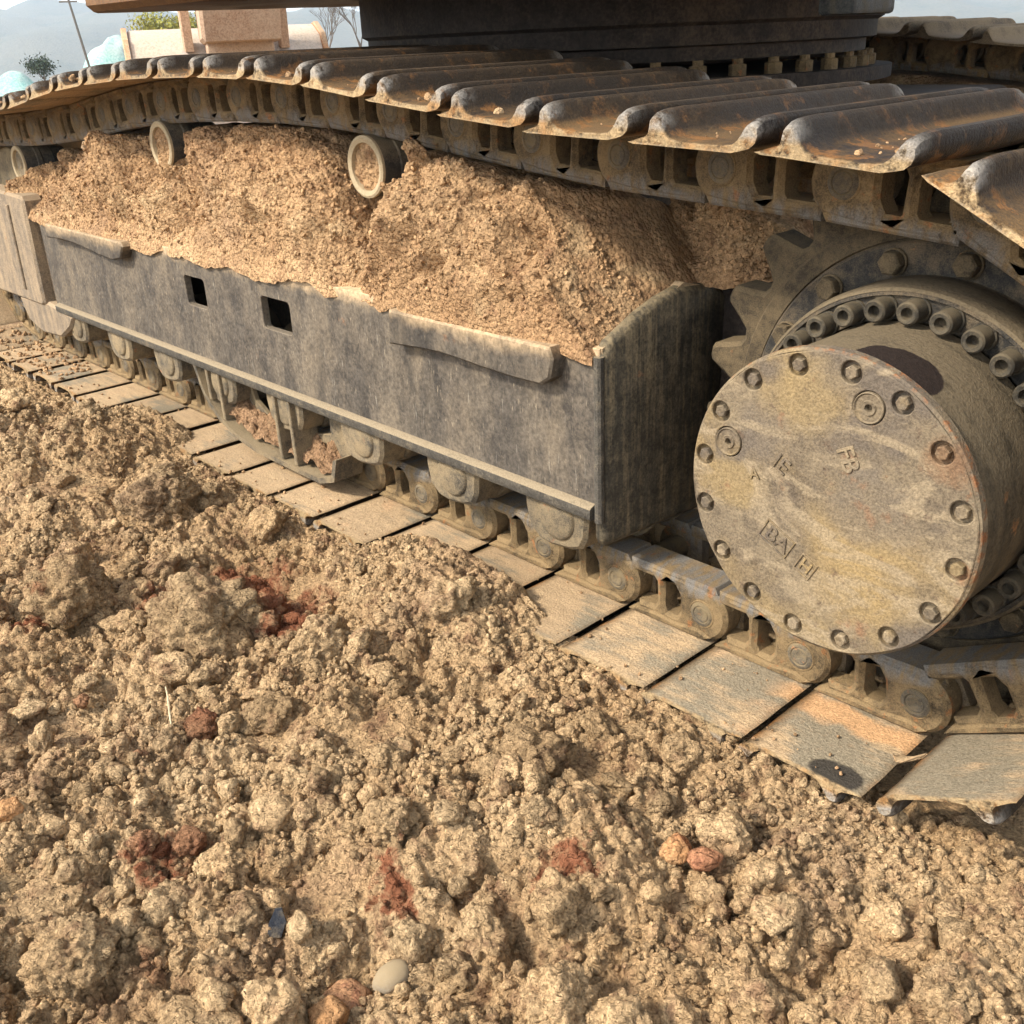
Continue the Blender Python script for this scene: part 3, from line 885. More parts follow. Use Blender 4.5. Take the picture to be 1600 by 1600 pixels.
# end plate: profile in (y, z)
prof = [(YF + .012, .151), (.345, .139), (.46, .139), (.46, .50), (.42, .532), (.345, .556), (.285, .562), (.235, .553), (.185, .538), (.140, .518), (.112, .506), (YF + .006, .496), (YF, .484), (YF, .170), (YF + .004, .158)]
MB().add(plate(prof, [], XR + .004, XR - .016, .010, lambda a_, d, b: (d, a_, b))).build('end_plate', M_ENDPLATE, frame, 50)
# bottom bar standing proud of the side plate
barp = [(.082, .207), (.085, .203), (.110, .203), (.110, .230), (.095, .230), (.085, .226), (.082, .223)]
MB().add(plate(barp, [], XL + .02, XR - .016, .0, lambda a_, d, b: (d, a_, b))).build('flange_bar', M_FLANGE, frame, 40)
MB().add(tube([(XR - .0065, YF - .001, .20), (XR - .0065, YF - .001, .35), (XR - .0065, YF - .001, .485)], [.0085, .0085, .0085], 10)).build('weld_bead', M_FLANGE, frame)
stp = [(-1.068, .489), (-1.074, .422)] + [(-.98, .429), (-.919, .432), (-.86, .4295), (-.797, .426), (-.72, .424), (-.662, .425), (-.640, .440), (-.632, .474), (-.64, .492)]
MB().add(plate(stp, [], .066, YF + .002, .004)).build('step_bracket', M_FRAME, frame, 40)
stp2 = [(-2.80, .492), (-2.808, .450), (-2.70, .456), (-2.60, .455), (-2.50, .448), (-2.42, .440), (-2.33, .436), (-2.28, .446), (-2.25, .48), (-2.26, .492)]
MB().add(plate(stp2, [], .066, YF + .002, .004)).build('step_bracket', M_FRAME, frame, 40)
# front yoke and idler guard
yk = MB().add(plate([(-3.75, .20), (-3.03, .205), (-3.012, .215), (-2.995, .54), (-3.01, .555), (-3.75, .575)], [], .080, .14, .008))
yk.add(box(-3.01, XL + .012, .118, .40, .20, .52, .004))
yk.add(plate([(-3.27, .205), (-3.22, .125), (-3.11, .100), (-2.94, .112), (-2.84, .160), (-2.80, .200), (-3.0, .22)], [], .088, .125, .008))
yk.add(plate([(-3.16, .245), (-3.145, .245), (-3.13, .52), (-3.145, .52)], [], .073, .082, .003))
yk.build('front_yoke', M_YOKE, frame, 40)

# track rollers
brk = [(-.086, .062), (-.084, -.010), (-.074, -.050), (-.050, -.070), (-.020, -.074), (.030, -.068), (.056, -.058), (.068, -.036), (.072, .0), (.072, .062)]
rb = MB().add(plate(brk, [], .104, .168, .007)).add(revolve([(0, .0975), (.036, .0975), (.041, .100), (.043, .1045)], 24, 0, -.012)).mesh('track_roller', M_GUARD, 40)
rs = MB().add(revolve([(0, .166), (.060, .168), (.074, .172), (.078, .178), (.078, .245), (.096, .252), (.096, .262), (.075, .268), (.075, .332), (.096, .338), (.096, .348), (.078, .355), (.078, .43), (0, .43)], 40, 0, .0)).mesh('roller_shell', M_ROLLER, 40)
for x in (-.668, -.955, -1.26, -1.575, -1.885, -2.185, -2.50, -2.82):
    t = ob('track_roller', rb, EX, Matrix.Translation((x, 0, .184)))
    ob('roller_shell', rs, t, Matrix.Translation((.012 if x > -2 else 0, 0, 0)))

# track guard: a bowl shaped plate with ribs
gd = [(-1.975, .20), (-1.945, .135), (-1.89, .088), (-1.81, .056), (-1.71, .040), (-1.43, .038), (-1.375, .056), (-1.36, .10), (-1.355, .20)]
gi = [(-1.815, .20), (-1.80, .13), (-1.74, .10), (-1.64, .09), (-1.625, .20)]
mb = MB()
mb.add(plate(gd + [(-1.46, .20), (-1.46, .12), (-1.62, .085), (-1.74, .10), (-1.80, .13), (-1.83, .20)], [], .150, .162, .002))
rim = gd[:-1]
V, F = [], []
for p, q in zip(rim, inset(rim + [(-1.66, .3)], -.013)[:len(rim)]):
    V += [(p[0], .086, p[1]), (q[0], .086, q[1]), (q[0], .163, q[1]), (p[0], .163, p[1])]
for i in range(len(rim) - 1):
    for k in range(4): F.append((4 * i + k, 4 * i + (k + 1) % 4, 4 * i + 4 + (k + 1) % 4, 4 * i + 4 + k))
F += [(0, 1, 2, 3), tuple(4 * (len(rim) - 1) + k for k in (3, 2, 1, 0))]
mb.add((V, F))
g = mb.build('track_guard', M_GUARD, EX, 40)
for x, zb in ((-1.925, .120), (-1.865, .078), (-1.595, .042), (-1.53, .041)):
    ob('rib', MB().add(plate([(x - .006, zb), (x + .006, zb), (x + .002, .205), (x - .010, .205)], [], .089, .156, .002)).mesh('rib', M_GUARD, 30), g)

# carrier rollers
rim_p = [(.044, .1720), (.0455, .1625), (.054, .1600), (.0585, .1625), (.0590, .168)]
sh_p = [(.0590, .168), (.0585, .205), (.0615, .208), (.0615, .222), (.056, .226), (.056, .262), (.046, .268), (.046, .31), (.03, .312), (.03, .43)]
for x, z in ((-1.235, .7255), (-2.12, .731), (-3.20, .632)):
    cr = MB().add(revolve(sh_p, 48, x, z)).build('carrier_roller', M_SHELL, EX, 40)
    MB().add(revolve(rim_p, 48, x, z)).build('roller_rim', M_RIM, cr, 40)
    if x < -3: MB().add(revolve([(0, .168), (.012, .167), (.014, .1695), (.030, .1700), (.034, .1685), (.044, .1720)], 30, x, z)).build('roller_cap', M_GUARD, cr, 40)
    else:
        r_, t_ = np.meshgrid(np.linspace(0, .0445, 26), np.linspace(0, 2 * PI, 90), indexing='ij')
        cx_, cz_ = x + r_ * np.cos(t_), z + r_ * np.sin(t_)
        ob('caked_soil', grid_mesh('caked_soil', cx_, .1700 - .005 * (bumps2(cx_ * 70, cz_ * 70, 6) - .3) - .006 * fbm2(cx_ * 45, cz_ * 45, 3, 9) + .05 * np.maximum(r_ - .036, 0), cz_, M_HEAP), cr)
    MB().add(box(x - .035, x + .035, .31, .40, .53, z + .02, .005)).build('roller_post', M_GUARD, cr, 40)
MB().add(revolve([(0, .20), (.25, .20), (.285, .215), (.30, .262), (.33, .266), (.33, .334), (.30, .338), (.285, .385), (0, .40)], 64, XI, ZB + .3445)).build('idler_wheel', M_ROLLER, EX, 40)

# carbody and revolving frame
cbm = MB().add(box(-2.55, -.75, .72, 1.90, .42, .78, .02)).add(box(-2.35, -1.95, .42, .75, .38, .66, .02)).add(box(-1.25, -.85, .42, .75, .38, .66, .02))
cbm.add(box(-2.35, -1.95, 1.85, 2.25, .38, .66, .02)).add(box(-1.25, -.85, 1.85, 2.25, .38, .66, .02))
cbm.build('carbody', M_DARK, EX, 30)
MB().add(plate([(-2.9, .19), (-.3, .19), (-.3, .60), (-2.9, .60)], [], 2.10, 2.46, .02)).build('far_track_frame', M_DARK, EX, 30)
tv = Matrix(((1, 0, 0, -1.6), (0, 0, -1, 1.3), (0, 1, 0, 0), (0, 0, 0, 1)))
ring = MB().add(revolve([(.0, 1.0465), (.70, 1.0465), (.70, .958), (.685, .950), (.685, .912), (.66, .908), (.66, .880), (.64, .872), (0, .872)], 90), tv).build('swing_bearing', M_DARK, EX, 30)
MB().add(revolve([(0, .845), (.73, .845), (.73, .815), (.50, .78), (0, .78)], 60), tv).build('bearing_seat', M_DARK, EX, 30)
rbm = MB().add(revolve([(0, .842), (.018, .842), (.020, .846), (.020, .868), (.012, .870), (.012, .880)], 8), Matrix(((1, 0, 0, 0), (0, 0, -1, 0), (0, 1, 0, 0), (0, 0, 0, 1)))).mesh('bearing_bolt', M_LINK, 30)
for k in range(44):
    a_ = 2 * PI * k / 44
    ob('bearing_bolt', rbm, ring, Matrix.Translation((-1.6 + .67 * math.cos(a_), 1.3 + .67 * math.sin(a_), 0)))
dk = [(-2.52, .22), (-2.42, .165), (-.75, .30), (-.62, .42), (-.62, 1.75), (-.9, 2.05), (-2.15, 2.3), (-2.38, .8)]
deck = MB().add(plate(dk, [], 1.048, 1.20, .015, lambda a_, d, b: (a_, b, d))).build('revolving_deck', M_DECK, EX, 40)
MB().add(box(-.66, -.585, .80, .95, .955, 1.0475, .008)).build('swivel_hose_block', M_OILY, EX, 30)

# arm and bucket out in front of the machine
AY = 2.56
armm = MB().add(plate([(-5.75, .985), (-5.45, 1.0), (-5.3, 1.35), (-5.1, 2.6), (-5.2, 3.4), (-5.6, 3.5), (-5.72, 2.6), (-5.8, 1.4)], [], AY - .23, AY + .23, .02))
armm.add(box(-6.0, -5.6, AY - .20, AY + .20, .92, 1.06, .02))
SWING = Matrix.Translation((-6.0, AY - .06, 0)) @ Matrix.Rotation(math.radians(-24), 4, 'Z') @ Matrix.Translation((6.0, -2.5, 0))
arm = armm.build('digging_arm', M_ARM, EX, 30, SWING)
MB().add(plate([(-5.4, 3.2), (-3.0, 4.0), (-1.4, 1.25), (-1.0, 1.25), (-2.7, 4.4), (-5.4, 3.6)], [], AY - 1.15, AY - .75, .02)).build('boom', M_ARM, EX, 30)
MB().add(tube([(-5.4, AY - 1.2, 3.4), (-5.4, AY + .2, 3.4)], [.16, .16], 16)).build('boom_pin', M_ARM, EX, 40)
for dy in (-.30, .28):
    MB().add(plate([(-5.84, .95), (-5.74, .95), (-5.66, 1.35), (-5.76, 1.35)], [], AY + dy - .03, AY + dy + .03, .01)).build('bucket_linkage', M_ARM, arm, 30)
bp = [(-5.62, .985)] + arc(-5.98, .72, .345, 48, 210, 12) + [(-5.9, .20), (-5.70, .30)]
bk = MB().add(plate([(-5.66, .98), (-5.74, 1.065), (-5.90, 1.085), (-6.15, 1.02), (-6.34, .82), (-6.36, .55), (-6.2, .25), (-5.9, .12), (-5.6, .10), (-5.6, .14), (-5.88, .17), (-6.15, .29), (-6.30, .56), (-6.28, .80), (-6.12, .97), (-5.90, 1.03), (-5.76, 1.01), (-5.70, .96)], [], 1.92, 3.08, .01), Matrix.Translation((-12.0, 0, 0)) @ Matrix.Scale(-1, 4, (1, 0, 0))).build('bucket', M_BUCKET, EX, 40, SWING)
for y0, y1 in ((1.885, 1.918), (3.082, 3.115)):
    MB().add(plate([(-5.60, .99), (-5.72, 1.08), (-5.92, 1.10), (-6.17, 1.03), (-6.36, .82), (-6.38, .55), (-6.2, .23), (-5.9, .10), (-5.58, .10)], [], y0, y1, .006), Matrix.Translation((-12.0, 0, 0)) @ Matrix.Scale(-1, 4, (1, 0, 0))).build('side_plate', M_SIDE, bk, 30)

# ------------------------------------------------------------------ soil heaps packed on the track frame
HX = [-3.25, -3.13, -2.585, -2.235, -2.10, -1.817, -1.618, -1.441, -1.346, -1.275, -1.20, -1.12, -1.043, -0.921, -0.762, -0.62, -0.445, -0.355]
HZ = [.58, .625, .693, .735, .735, .770, .770, .755, .705, .630, .630, .700, .735, .728, .718, .700, .69, .665]


HEAP_PTS = []


def heap(name, xa, xb, label, la, lb, back=0.0, seed=0):
    xs = np.arange(xa, xb, .0038)
    S = np.linspace(0, 1, 120)
    X, T = np.meshgrid(xs, S, indexing='ij')
    zt = np.interp(X, HX, HZ) + .012 * fbm2(X * 9, X * 0 + seed, 3, seed)
    zf = .487 + .030 * vnoise2(X * 7, X * 0, seed + 15) + .016 * vnoise2(X * 16, X * 0, seed + 5) + .006 * vnoise2(X * 60, X * 0, seed + 6)
    # the ends fall back towards the machine
    ea, eb = np.clip((X - xa) / la, 0, 1), np.clip((xb - X) / lb, 0, 1)
    e = np.sqrt(np.minimum(ea, eb))
    yf = .0885 + (1 - e) * (.03 if seed == 3 else .07) + back
    zf = zf + .3 * back - .008
    for b0, b1 in ((-1.07, -.64), (-2.80, -2.25)):              # the soil also lies on the step brackets
        on = np.clip(np.minimum((X - b0) / .03, (b1 - X) / .12), 0, 1) * (back == 0)
        yf = yf - .018 * on
        zf = np.where(on > .5, np.minimum(zf, .478), zf)
    zf = zf + (1 - e) * .004
    yt = (.205 if seed == 3 else .245) + .45 * back + .03 * vnoise2(X * 7, X * 0, seed + 9) + (1 - e) * .10
    zt = zf + (zt - zf) * (.12 + .88 * e)
    t1 = np.clip(T / .74, 0, 1)
    t2 = np.clip((T - .74) / .26, 0, 1)
    Y = yf + (yt - yf) * (t1 ** 1.15) + t2 * .22
    Z = zf + (zt - zf) * (np.sin(t1 * PI / 2) ** 0.92) - t2 * t2 * .06
    fade = np.clip(T / .14, 0.22, 1)
    q = (X, Z * 1.15 + Y * .6)
    d = (.120 * fbm2(q[0] * 5, q[1] * 5, 4, seed + 20) + .040 * (bumps2(q[0] * 15, q[1] * 15, seed + 24) - .4)) * np.clip(T / .2, .06, 1)
    d = d + .014 * (bumps2(q[0] * 36, q[1] * 36, seed + 21) - .4) + .0050 * (bumps2(q[0] * 80, q[1] * 80, seed + 22) - .4) + .0025 * (bumps2(q[0] * 150, q[1] * 150, seed + 29) - .4) + .003 * fbm2(q[0] * 110, q[1] * 110, 3, seed + 23)
    d = d * fade * np.clip(.35 + np.abs(X + 1.235) / .12, .35, 1)
    Y = Y - .80 * d * (1 - t2)
    Z = np.minimum(Z + (.55 + .45 * t2) * d, np.interp(X, TOPX[::-1], TOPZ[::-1]) - .066 + 9.0 * (Y < .14))
    # towards the end plate the soil slumps down to the plate's upper edge
    pz = np.interp(Y, [.097, .112, .14, .185, .235, .285, .345, .42, .46], [.485, .500, .514, .535, .550, .560, .554, .530, .50])
    rim = np.where(Y < .34 + 9 * (back == 0), pz - .004 + 1.25 * np.maximum(0, -.566 - X) + .012 * vnoise2(X * 40, Y * 40, 8), 9)
    Z = np.minimum(Z, rim)
    HEAP_PTS.append(np.stack([X, Y, Z], -1)[:, 6:80].reshape(-1, 3))
    tag(ob(name, grid_mesh(name, X, Y, Z, M_HEAP)), label, 'soil heap', 'soil heaps packed on the track frame')


heap('soil_heap', -3.22, -1.99, 'dusty soil heap at the far left of the frame, left of the half buried roller', .10, .10, seed=1)
heap('soil_heap', -2.11, -1.18, 'pinkish brown soil heap on the frame between the two carrier rollers', .08, .13, seed=2)
heap('soil_heap', -1.315, -.5635, 'largest soil heap on the track frame, sloping down to the end plate', .24, .001, seed=3)
heap('soil_heap', -.70, -.40, 'dark soil lump behind the end plate, beside the sprocket teeth', .03, .10, back=.265, seed=4)


def far_heap():
    xs, S = np.arange(-2.9, .25, .02), np.linspace(0, 1, 40)
    X, T = np.meshgrid(xs, S, indexing='ij')
    e = np.clip(np.minimum((X + 2.9) / .2, (.25 - X) / .2), 0, 1) ** .5
    Z = .55 + (.29 * np.sin(np.clip(T * 1.6, 0, 1) * PI / 2) + .05 * fbm2(X * 6, T * 4, 3, 3) + .04 * bumps2(X * 12, T * 7, 5)) * e
    Y = 2.09 + .32 * T - .05 * fbm2(X * 8, T * 6, 3, 7)
    Z = np.minimum(Z, np.interp(X - .05, TOPX[::-1], TOPZ[::-1]) - .05)
    return grid_mesh('soil_heap', X, Y, Z, M_HEAP)


tag(ob('soil_heap', far_heap()), 'deeply shaded soil heap on the other track beyond the turntable', 'soil heap')


def guard_soil():
    xs = np.arange(-1.90, -1.40, .005)
    S = np.linspace(0, 1, 24)
    X, T = np.meshgrid(xs, S, indexing='ij')
    base = np.interp(X, [p[0] for p in gd[:8]], [p[1] for p in gd[:8]])
    e = np.clip(np.minimum((X + 1.90) / .05, (-1.40 - X) / .05), 0, 1)
    Z = base + .004 + (.045 * T + .012) * e + .020 * (bumps2(X * 45, T * 3.0, 4) - .4) * e + .01 * fbm2(X * 60, T * 5, 3, 6) * e
    Y = .1015 + .05 * T + .006 * fbm2(X * 50, T * 4, 2, 9)
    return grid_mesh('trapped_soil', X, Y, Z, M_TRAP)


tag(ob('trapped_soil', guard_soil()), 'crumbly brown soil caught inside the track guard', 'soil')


# ------------------------------------------------------------------ clods
def ico(sub):
    bm = bmesh.new()
    bmesh.ops.create_icosphere(bm, subdivisions=sub, radius=1.0)
    bm.verts.ensure_lookup_table()
    V = np.array([v.co[:] for v in bm.verts])
    F = np.array([[v.index for v in f.verts] for f in bm.faces])
    bm.free()
    return V, F


ICO = {k: ico(k) for k in (1, 2, 3, 4, 5)}


def clod_mesh(name, sub, seed, mat, lump=.55, crumb=1.0, cuts=5, flat=1.0, base=1.0):
    V, F = ICO[sub]
    r = np.random.default_rng(seed)
    o = r.uniform(-50, 50, 3)
    R = 1 + lump * (vnoise3(V * 1.3 + o, seed) + .5 * vnoise3(V * 2.9 + o, seed + 1))
    for _ in range(cuts):                                       # broken faces
        n = r.normal(size=3); n /= np.linalg.norm(n)
        h = r.uniform(.68, 1.0)
        c = V @ n
        lim = np.where(c > .05, h / np.maximum(c, .05), 9)
        R = np.minimum(R, lim * .97 + .03 * R)
    if crumb and sub >= 3:
        R = R + crumb * (.30 * (bumps3(V * 2.6 + o, seed + 2) - .5) + .17 * (bumps3(V * 6 + o, seed + 3) - .5))
        if sub >= 4: R = R + crumb * (.085 * (bumps3(V * 13 + o, seed + 4) - .5) + .045 * vnoise3(V * 26 + o, seed + 6))
    elif crumb: R = R + crumb * .35 * vnoise3(V * 3.1 + o, seed + 2)
    P = V * R[:, None] * np.array([1, 1, flat])
    me = bpy.data.meshes.new(name)
    me.vertices.add(len(P)); me.vertices.foreach_set('co', P.astype(np.float32).ravel())
    me.loops.add(F.size); me.loops.foreach_set('vertex_index', F.ravel().astype(np.int32))
    me.polygons.add(len(F)); me.polygons.foreach_set('loop_start', (np.arange(len(F)) * 3).astype(np.int32))
    me.polygons.foreach_set('use_smooth', np.ones(len(F), dtype=bool))
    me.update(calc_edges=True)
    if sub < 3: me.set_sharp_from_angle(angle=math.radians(40))
    me.materials.append(mat)
    return me


def gz(x, y): return float(ground_z(np.array([x]), np.array([y]))[0])


def put(name, x, y, w, label, cat='clod', mat=M_CLOD, sub=4, seed=0, up=.35, scl=(1, 1, .8), rot=None, group=None, crumb=1.0, lump=.55, cuts=5, mesh=None):
    me = mesh or clod_mesh(name, sub, seed, mat, lump, crumb, cuts)
    o = ob(name, me)
    r = w / 2
    o.scale = (r * scl[0], r * scl[1], r * scl[2])
    rr = random.Random(seed * 7 + int(x * 1000))
    o.rotation_euler = rot or (rr.uniform(-.4, .4), rr.uniform(-.4, .4), rr.uniform(0, 6.28))
    o.location = (x, y, gz(x, y) + r * scl[2] * up)
    return tag(o, label, cat, group)


put('earth_clod', -1.085, -.385, .190, 'biggest rounded earth clod, with red soil around it', sub=5, seed=1, up=.30, scl=(1, 1, .85), cuts=3)
put('earth_clod', -1.326, -.535, .150, 'brown earth clod with a reddish underside near the left edge', sub=5, seed=2, up=.35)
put('earth_clod', -1.0, -.495, .070, 'pale flat crumbly clod leaning on the biggest clod', sub=4, seed=3, up=.9, scl=(1, .7, .9))
put('red_clod', -.831, -.527, .062, 'brick red clod to the right of the dry straw', mat=M_RED, seed=4, up=.55)
put('red_clod', -1.026, -.642, .026, 'tiny bright red clod left of the straw', mat=M_RED, sub=3, seed=5, up=.8)
put('red_clod', -.827, -.634, .022, 'tiny dark red clod below the straw', mat=M_RED, sub=3, seed=6, up=.8)
put('red_clod', -.643, -.713, .040, 'orange red clod, left one of the pair beside the pale round clod', mat=M_RED, sub=4, seed=7, up=.6)
put('red_clod', -.617, -.662, .042, 'orange red clod touching the pale round clod', mat=M_RED, sub=4, seed=8, up=.6)
put('pebble', -.258, -.591, .042, 'smooth white pebble among the clods at the bottom', 'pebble', M_PEBBLE, 4, 9, .75, (1.1, .85, .75), crumb=0, lump=.18, cuts=0)
put('split_rock', -.293, -.640, .066, 'cracked reddish rock next to the white pebble', 'rock', M_ROCK, 4, 10, .8, crumb=.25, lump=.35, cuts=9)
put('rock_wedge', -.270, -.672, .048, 'tan wedge of rock broken off below the reddish rock', 'rock', M_ORANGE, 4, 11, .8, (.9, 1.1, .8), crumb=.2, lump=.3, cuts=9)
put('earth_clod', -.074, -.497, .092, 'pale clod split by a dark crack at the bottom edge', sub=5, seed=12, up=.55)
put('earth_clod', -.558, -.646, .066, 'pale round clod with an orange red clod at its side', sub=5, seed=13, up=.7, cuts=2, lump=.35)
put('earth_clod', -.517, -.857, .100, 'broad pale clod in the lower left corner', sub=5, seed=14, up=.5)
put('orange_stone', -.798, -.828, .034, 'orange stone at the left edge of the picture', 'stone', M_ORANGE, 4, 15, .7, crumb=.3)
put('orange_stone', -.128, -.230, .040, 'brownish orange stone left of the pink slab', 'stone', M_ORANGE, 4, 16, .7, crumb=.3)
put('pink_slab', -.088, -.223, .042, 'smooth pinkish red slab of clay standing in the soil', 'stone', M_ROCK, 4, 17, .7, (.7, 1.1, .9), crumb=.15, cuts=8)
put('stone_chip', -.398, -.235, .017, 'small blue grey stone chip below the track', 'stone', M_CHIP, 3, 18, 1.1, crumb=.1, cuts=8)
put('earth_clod', -.862, -.287, .100, 'long pale clod below the dirt bank at the shoes', sub=5, seed=19, up=.4, scl=(1.15, .8, .8))
put('earth_clod', .215, -.197, .078, 'knobbly pale clod in the lower right corner', sub=5, seed=20, up=.6)
put('earth_clod', .155, -.222, .055, 'narrow pale clod left of the knobbly corner clod', sub=4, seed=21, up=.7, scl=(.8, 1.2, .9))
put('earth_clod', -.404, -.478, .068, 'round clod sitting in a hollow at the middle of the soil', sub=5, seed=22, up=.6, lump=.35)
put('earth_clod', -1.617, -.215, .150, 'brown clod heap against the shoes on the far left', sub=5, seed=23, up=.25)
sc_ = MB()
sc_.add(plate([(-.010, 0), (.012, .004), (.016, .030), (.004, .052), (-.006, .048), (-.012, .022)], [], -.0015, .0015, .0005))
o = sc_.build('scrap_strip', M_SCRAP, None)
o.location = (-.394, -.666, gz(-.394, -.666) + .004)
o.rotation_euler = (-.5, .2, .75)
o.scale = (.75, .75, .75)
tag(o, 'dark blue grey strip of scrap poking out of the soil', 'scrap')
o = MB().add(tube([(-.952, -.530, gz(-.952, -.530) + .035), (-.91, -.545, gz(-.91, -.545) + .03), (-.87, -.562, gz(-.87, -.562) + .02), (-.832, -.577, gz(-.832, -.577) + .012)], [.0012, .0016, .0017, .0012], 6)).build('dry_straw', M_STRAW)
tag(o, 'pale dry straw stalk lying across the clods', 'straw')
o = MB().add(tube([(-.010, .105, .004), (.02, .135, .0075), (.045, .155, .010), (.065, .178, .013)], [.007, .006, .0045, .0022], 7)).build('twig', M_TWIG)
tag(o, 'short orange twig bridging the gap between two track shoes', 'twig')

# shared clods: like one another, a few variants
VAR = [clod_mesh('earth_clod', 4, 100 + i, M_CLOD, .75, 1.1, 1 + i % 4) if i % 3 else clod_mesh('earth_clod', 4, 100 + i, M_CLOD, .5, .45, 10, .6) for i in range(12)]


def in_view_area(x, y, mg=.25):
    # soil in front of the track, bounded by the lines along which the photograph ends, with a margin
    a = (x + .467) * (.829) + (y + .953) * (2.503)              # line towards the far left
    b = (x - .292) * (-.766) + (y + .187) * (.759)              # line along the bottom edge
    return (a / 2.637 > -mg) & (b / 1.078 > -mg * 2.2) & (y < .12)


placed = [(-1.085, -.385, .1), (-1.326, -.535, .07), (-.074, -.497, .05), (-.558, -.646, .035), (-.517, -.857, .05), (.215, -.197, .04), (-.258, -.591, .025), (-.293, -.64, .035), (-.394, -.666, .03), (-.404, -.478, .035), (-.87, -.55, .05)]
cnt = 0
for _ in range(6000):
    if cnt >= 130: break
    x, y = random.uniform(-3.2, .6), random.uniform(-1.2, .0)
    if not in_view_area(np.array([x]), np.array([y]), .12)[0]: continue
    dd = math.dist((x, y, 0), tuple(CAMP))
    if random.random() > min(1, (1.35 / dd) ** 2): continue
    r = random.choice([.020, .024, .028, .034, .042]) * random.uniform(.9, 1.15)
    if y > -.07 and r > .022: continue
    if y > -.02: continue
    if any(math.hypot(x - a_, y - b_) < (r + c_) * .85 for a_, b_, c_ in placed): continue
    placed.append((x, y, r))
    put('earth_clod', x, y, 2 * r, 'lumpy tan clod lying loose in the churned soil', seed=cnt, up=random.uniform(.0, .5), scl=(random.uniform(.85, 1.2), random.uniform(.8, 1.1), random.uniform(.7, .95)), mesh=VAR[cnt % len(VAR)], group='loose earth clods in front of the track')
    cnt += 1


# clods that lie right beside something one can find get a label of their own
MARKS = [('the biggest rounded clod', -1.085, -.385), ('the brown clod with a reddish underside', -1.326, -.535), ('the brick red clod near the straw', -.831, -.527), ('the tiny bright red clod', -1.026, -.642),
         ('the dry straw stalk', -.892, -.552), ('the left one of the orange red pair', -.643, -.713), ('the right one of the orange red pair', -.617, -.662), ('the pale round clod', -.558, -.646), ('the white pebble', -.258, -.591),
         ('the cracked reddish rock', -.293, -.640), ('the tan rock wedge', -.270, -.672), ('the clod split by a crack', -.074, -.497), ('the broad pale clod in the corner', -.517, -.857), ('the orange stone at the left edge', -.798, -.828),
         ('the brownish orange stone', -.128, -.230), ('the pink slab', -.088, -.223), ('the blue grey stone chip', -.398, -.235), ('the long pale clod', -.862, -.287), ('the knobbly corner clod', .215, -.197),
         ('the scrap strip', -.394, -.666), ('the round clod in a hollow', -.404, -.478), ('the clod heap at the far left shoes', -1.617, -.215)]
CI = cam.matrix_basis.inverted()


def pic(x, y):
    v = CI @ Vector((x, y, 0.0))
    return v.x / -v.z, v.y / v.z


loose = [o for o in COL.objects if o.get('group') == 'loose earth clods in front of the track']
cand = []
for mi, (phrase, mx, my) in enumerate(MARKS):
    pu, pv_ = pic(mx, my)
    for o in loose:
        d = math.hypot(o.location.x - mx, o.location.y - my)
        if d > .24: continue
        u, v = pic(o.location.x, o.location.y)
        du, dv = u - pu, v - pv_
        where = ('right of' if du > 0 else 'left of') if abs(du) > abs(dv) else ('below' if dv > 0 else 'above')
        cand.append((math.hypot(du, dv), mi, where, o.name))
cand.sort()
done_side, done_clod = set(), set()
for d, mi, where, nm in cand:
    if (mi, where) in done_side: continue
    done_side.add((mi, where))
    if nm in done_clod: continue
    done_clod.add(nm)
    o = bpy.data.objects[nm]
    size = 'small' if o.scale.x < .024 else ('large' if o.scale.x > .036 else 'middling')
    o['label'] = '%s loose tan clod nearest %s %s' % (size, where, MARKS[mi][0])

# uncountable crumbs: points carrying instances of a few crumb meshes
def crumb_source(name, sub, n, seed, mat):
    c = bpy.data.collections.new(name + '_shapes')
    for i in range(n):
        c.objects.link(bpy.data.objects.new(name + '_shape', clod_mesh(name + '_shape', sub, seed + i, mat, .6, 1.0, 4)))
    return c


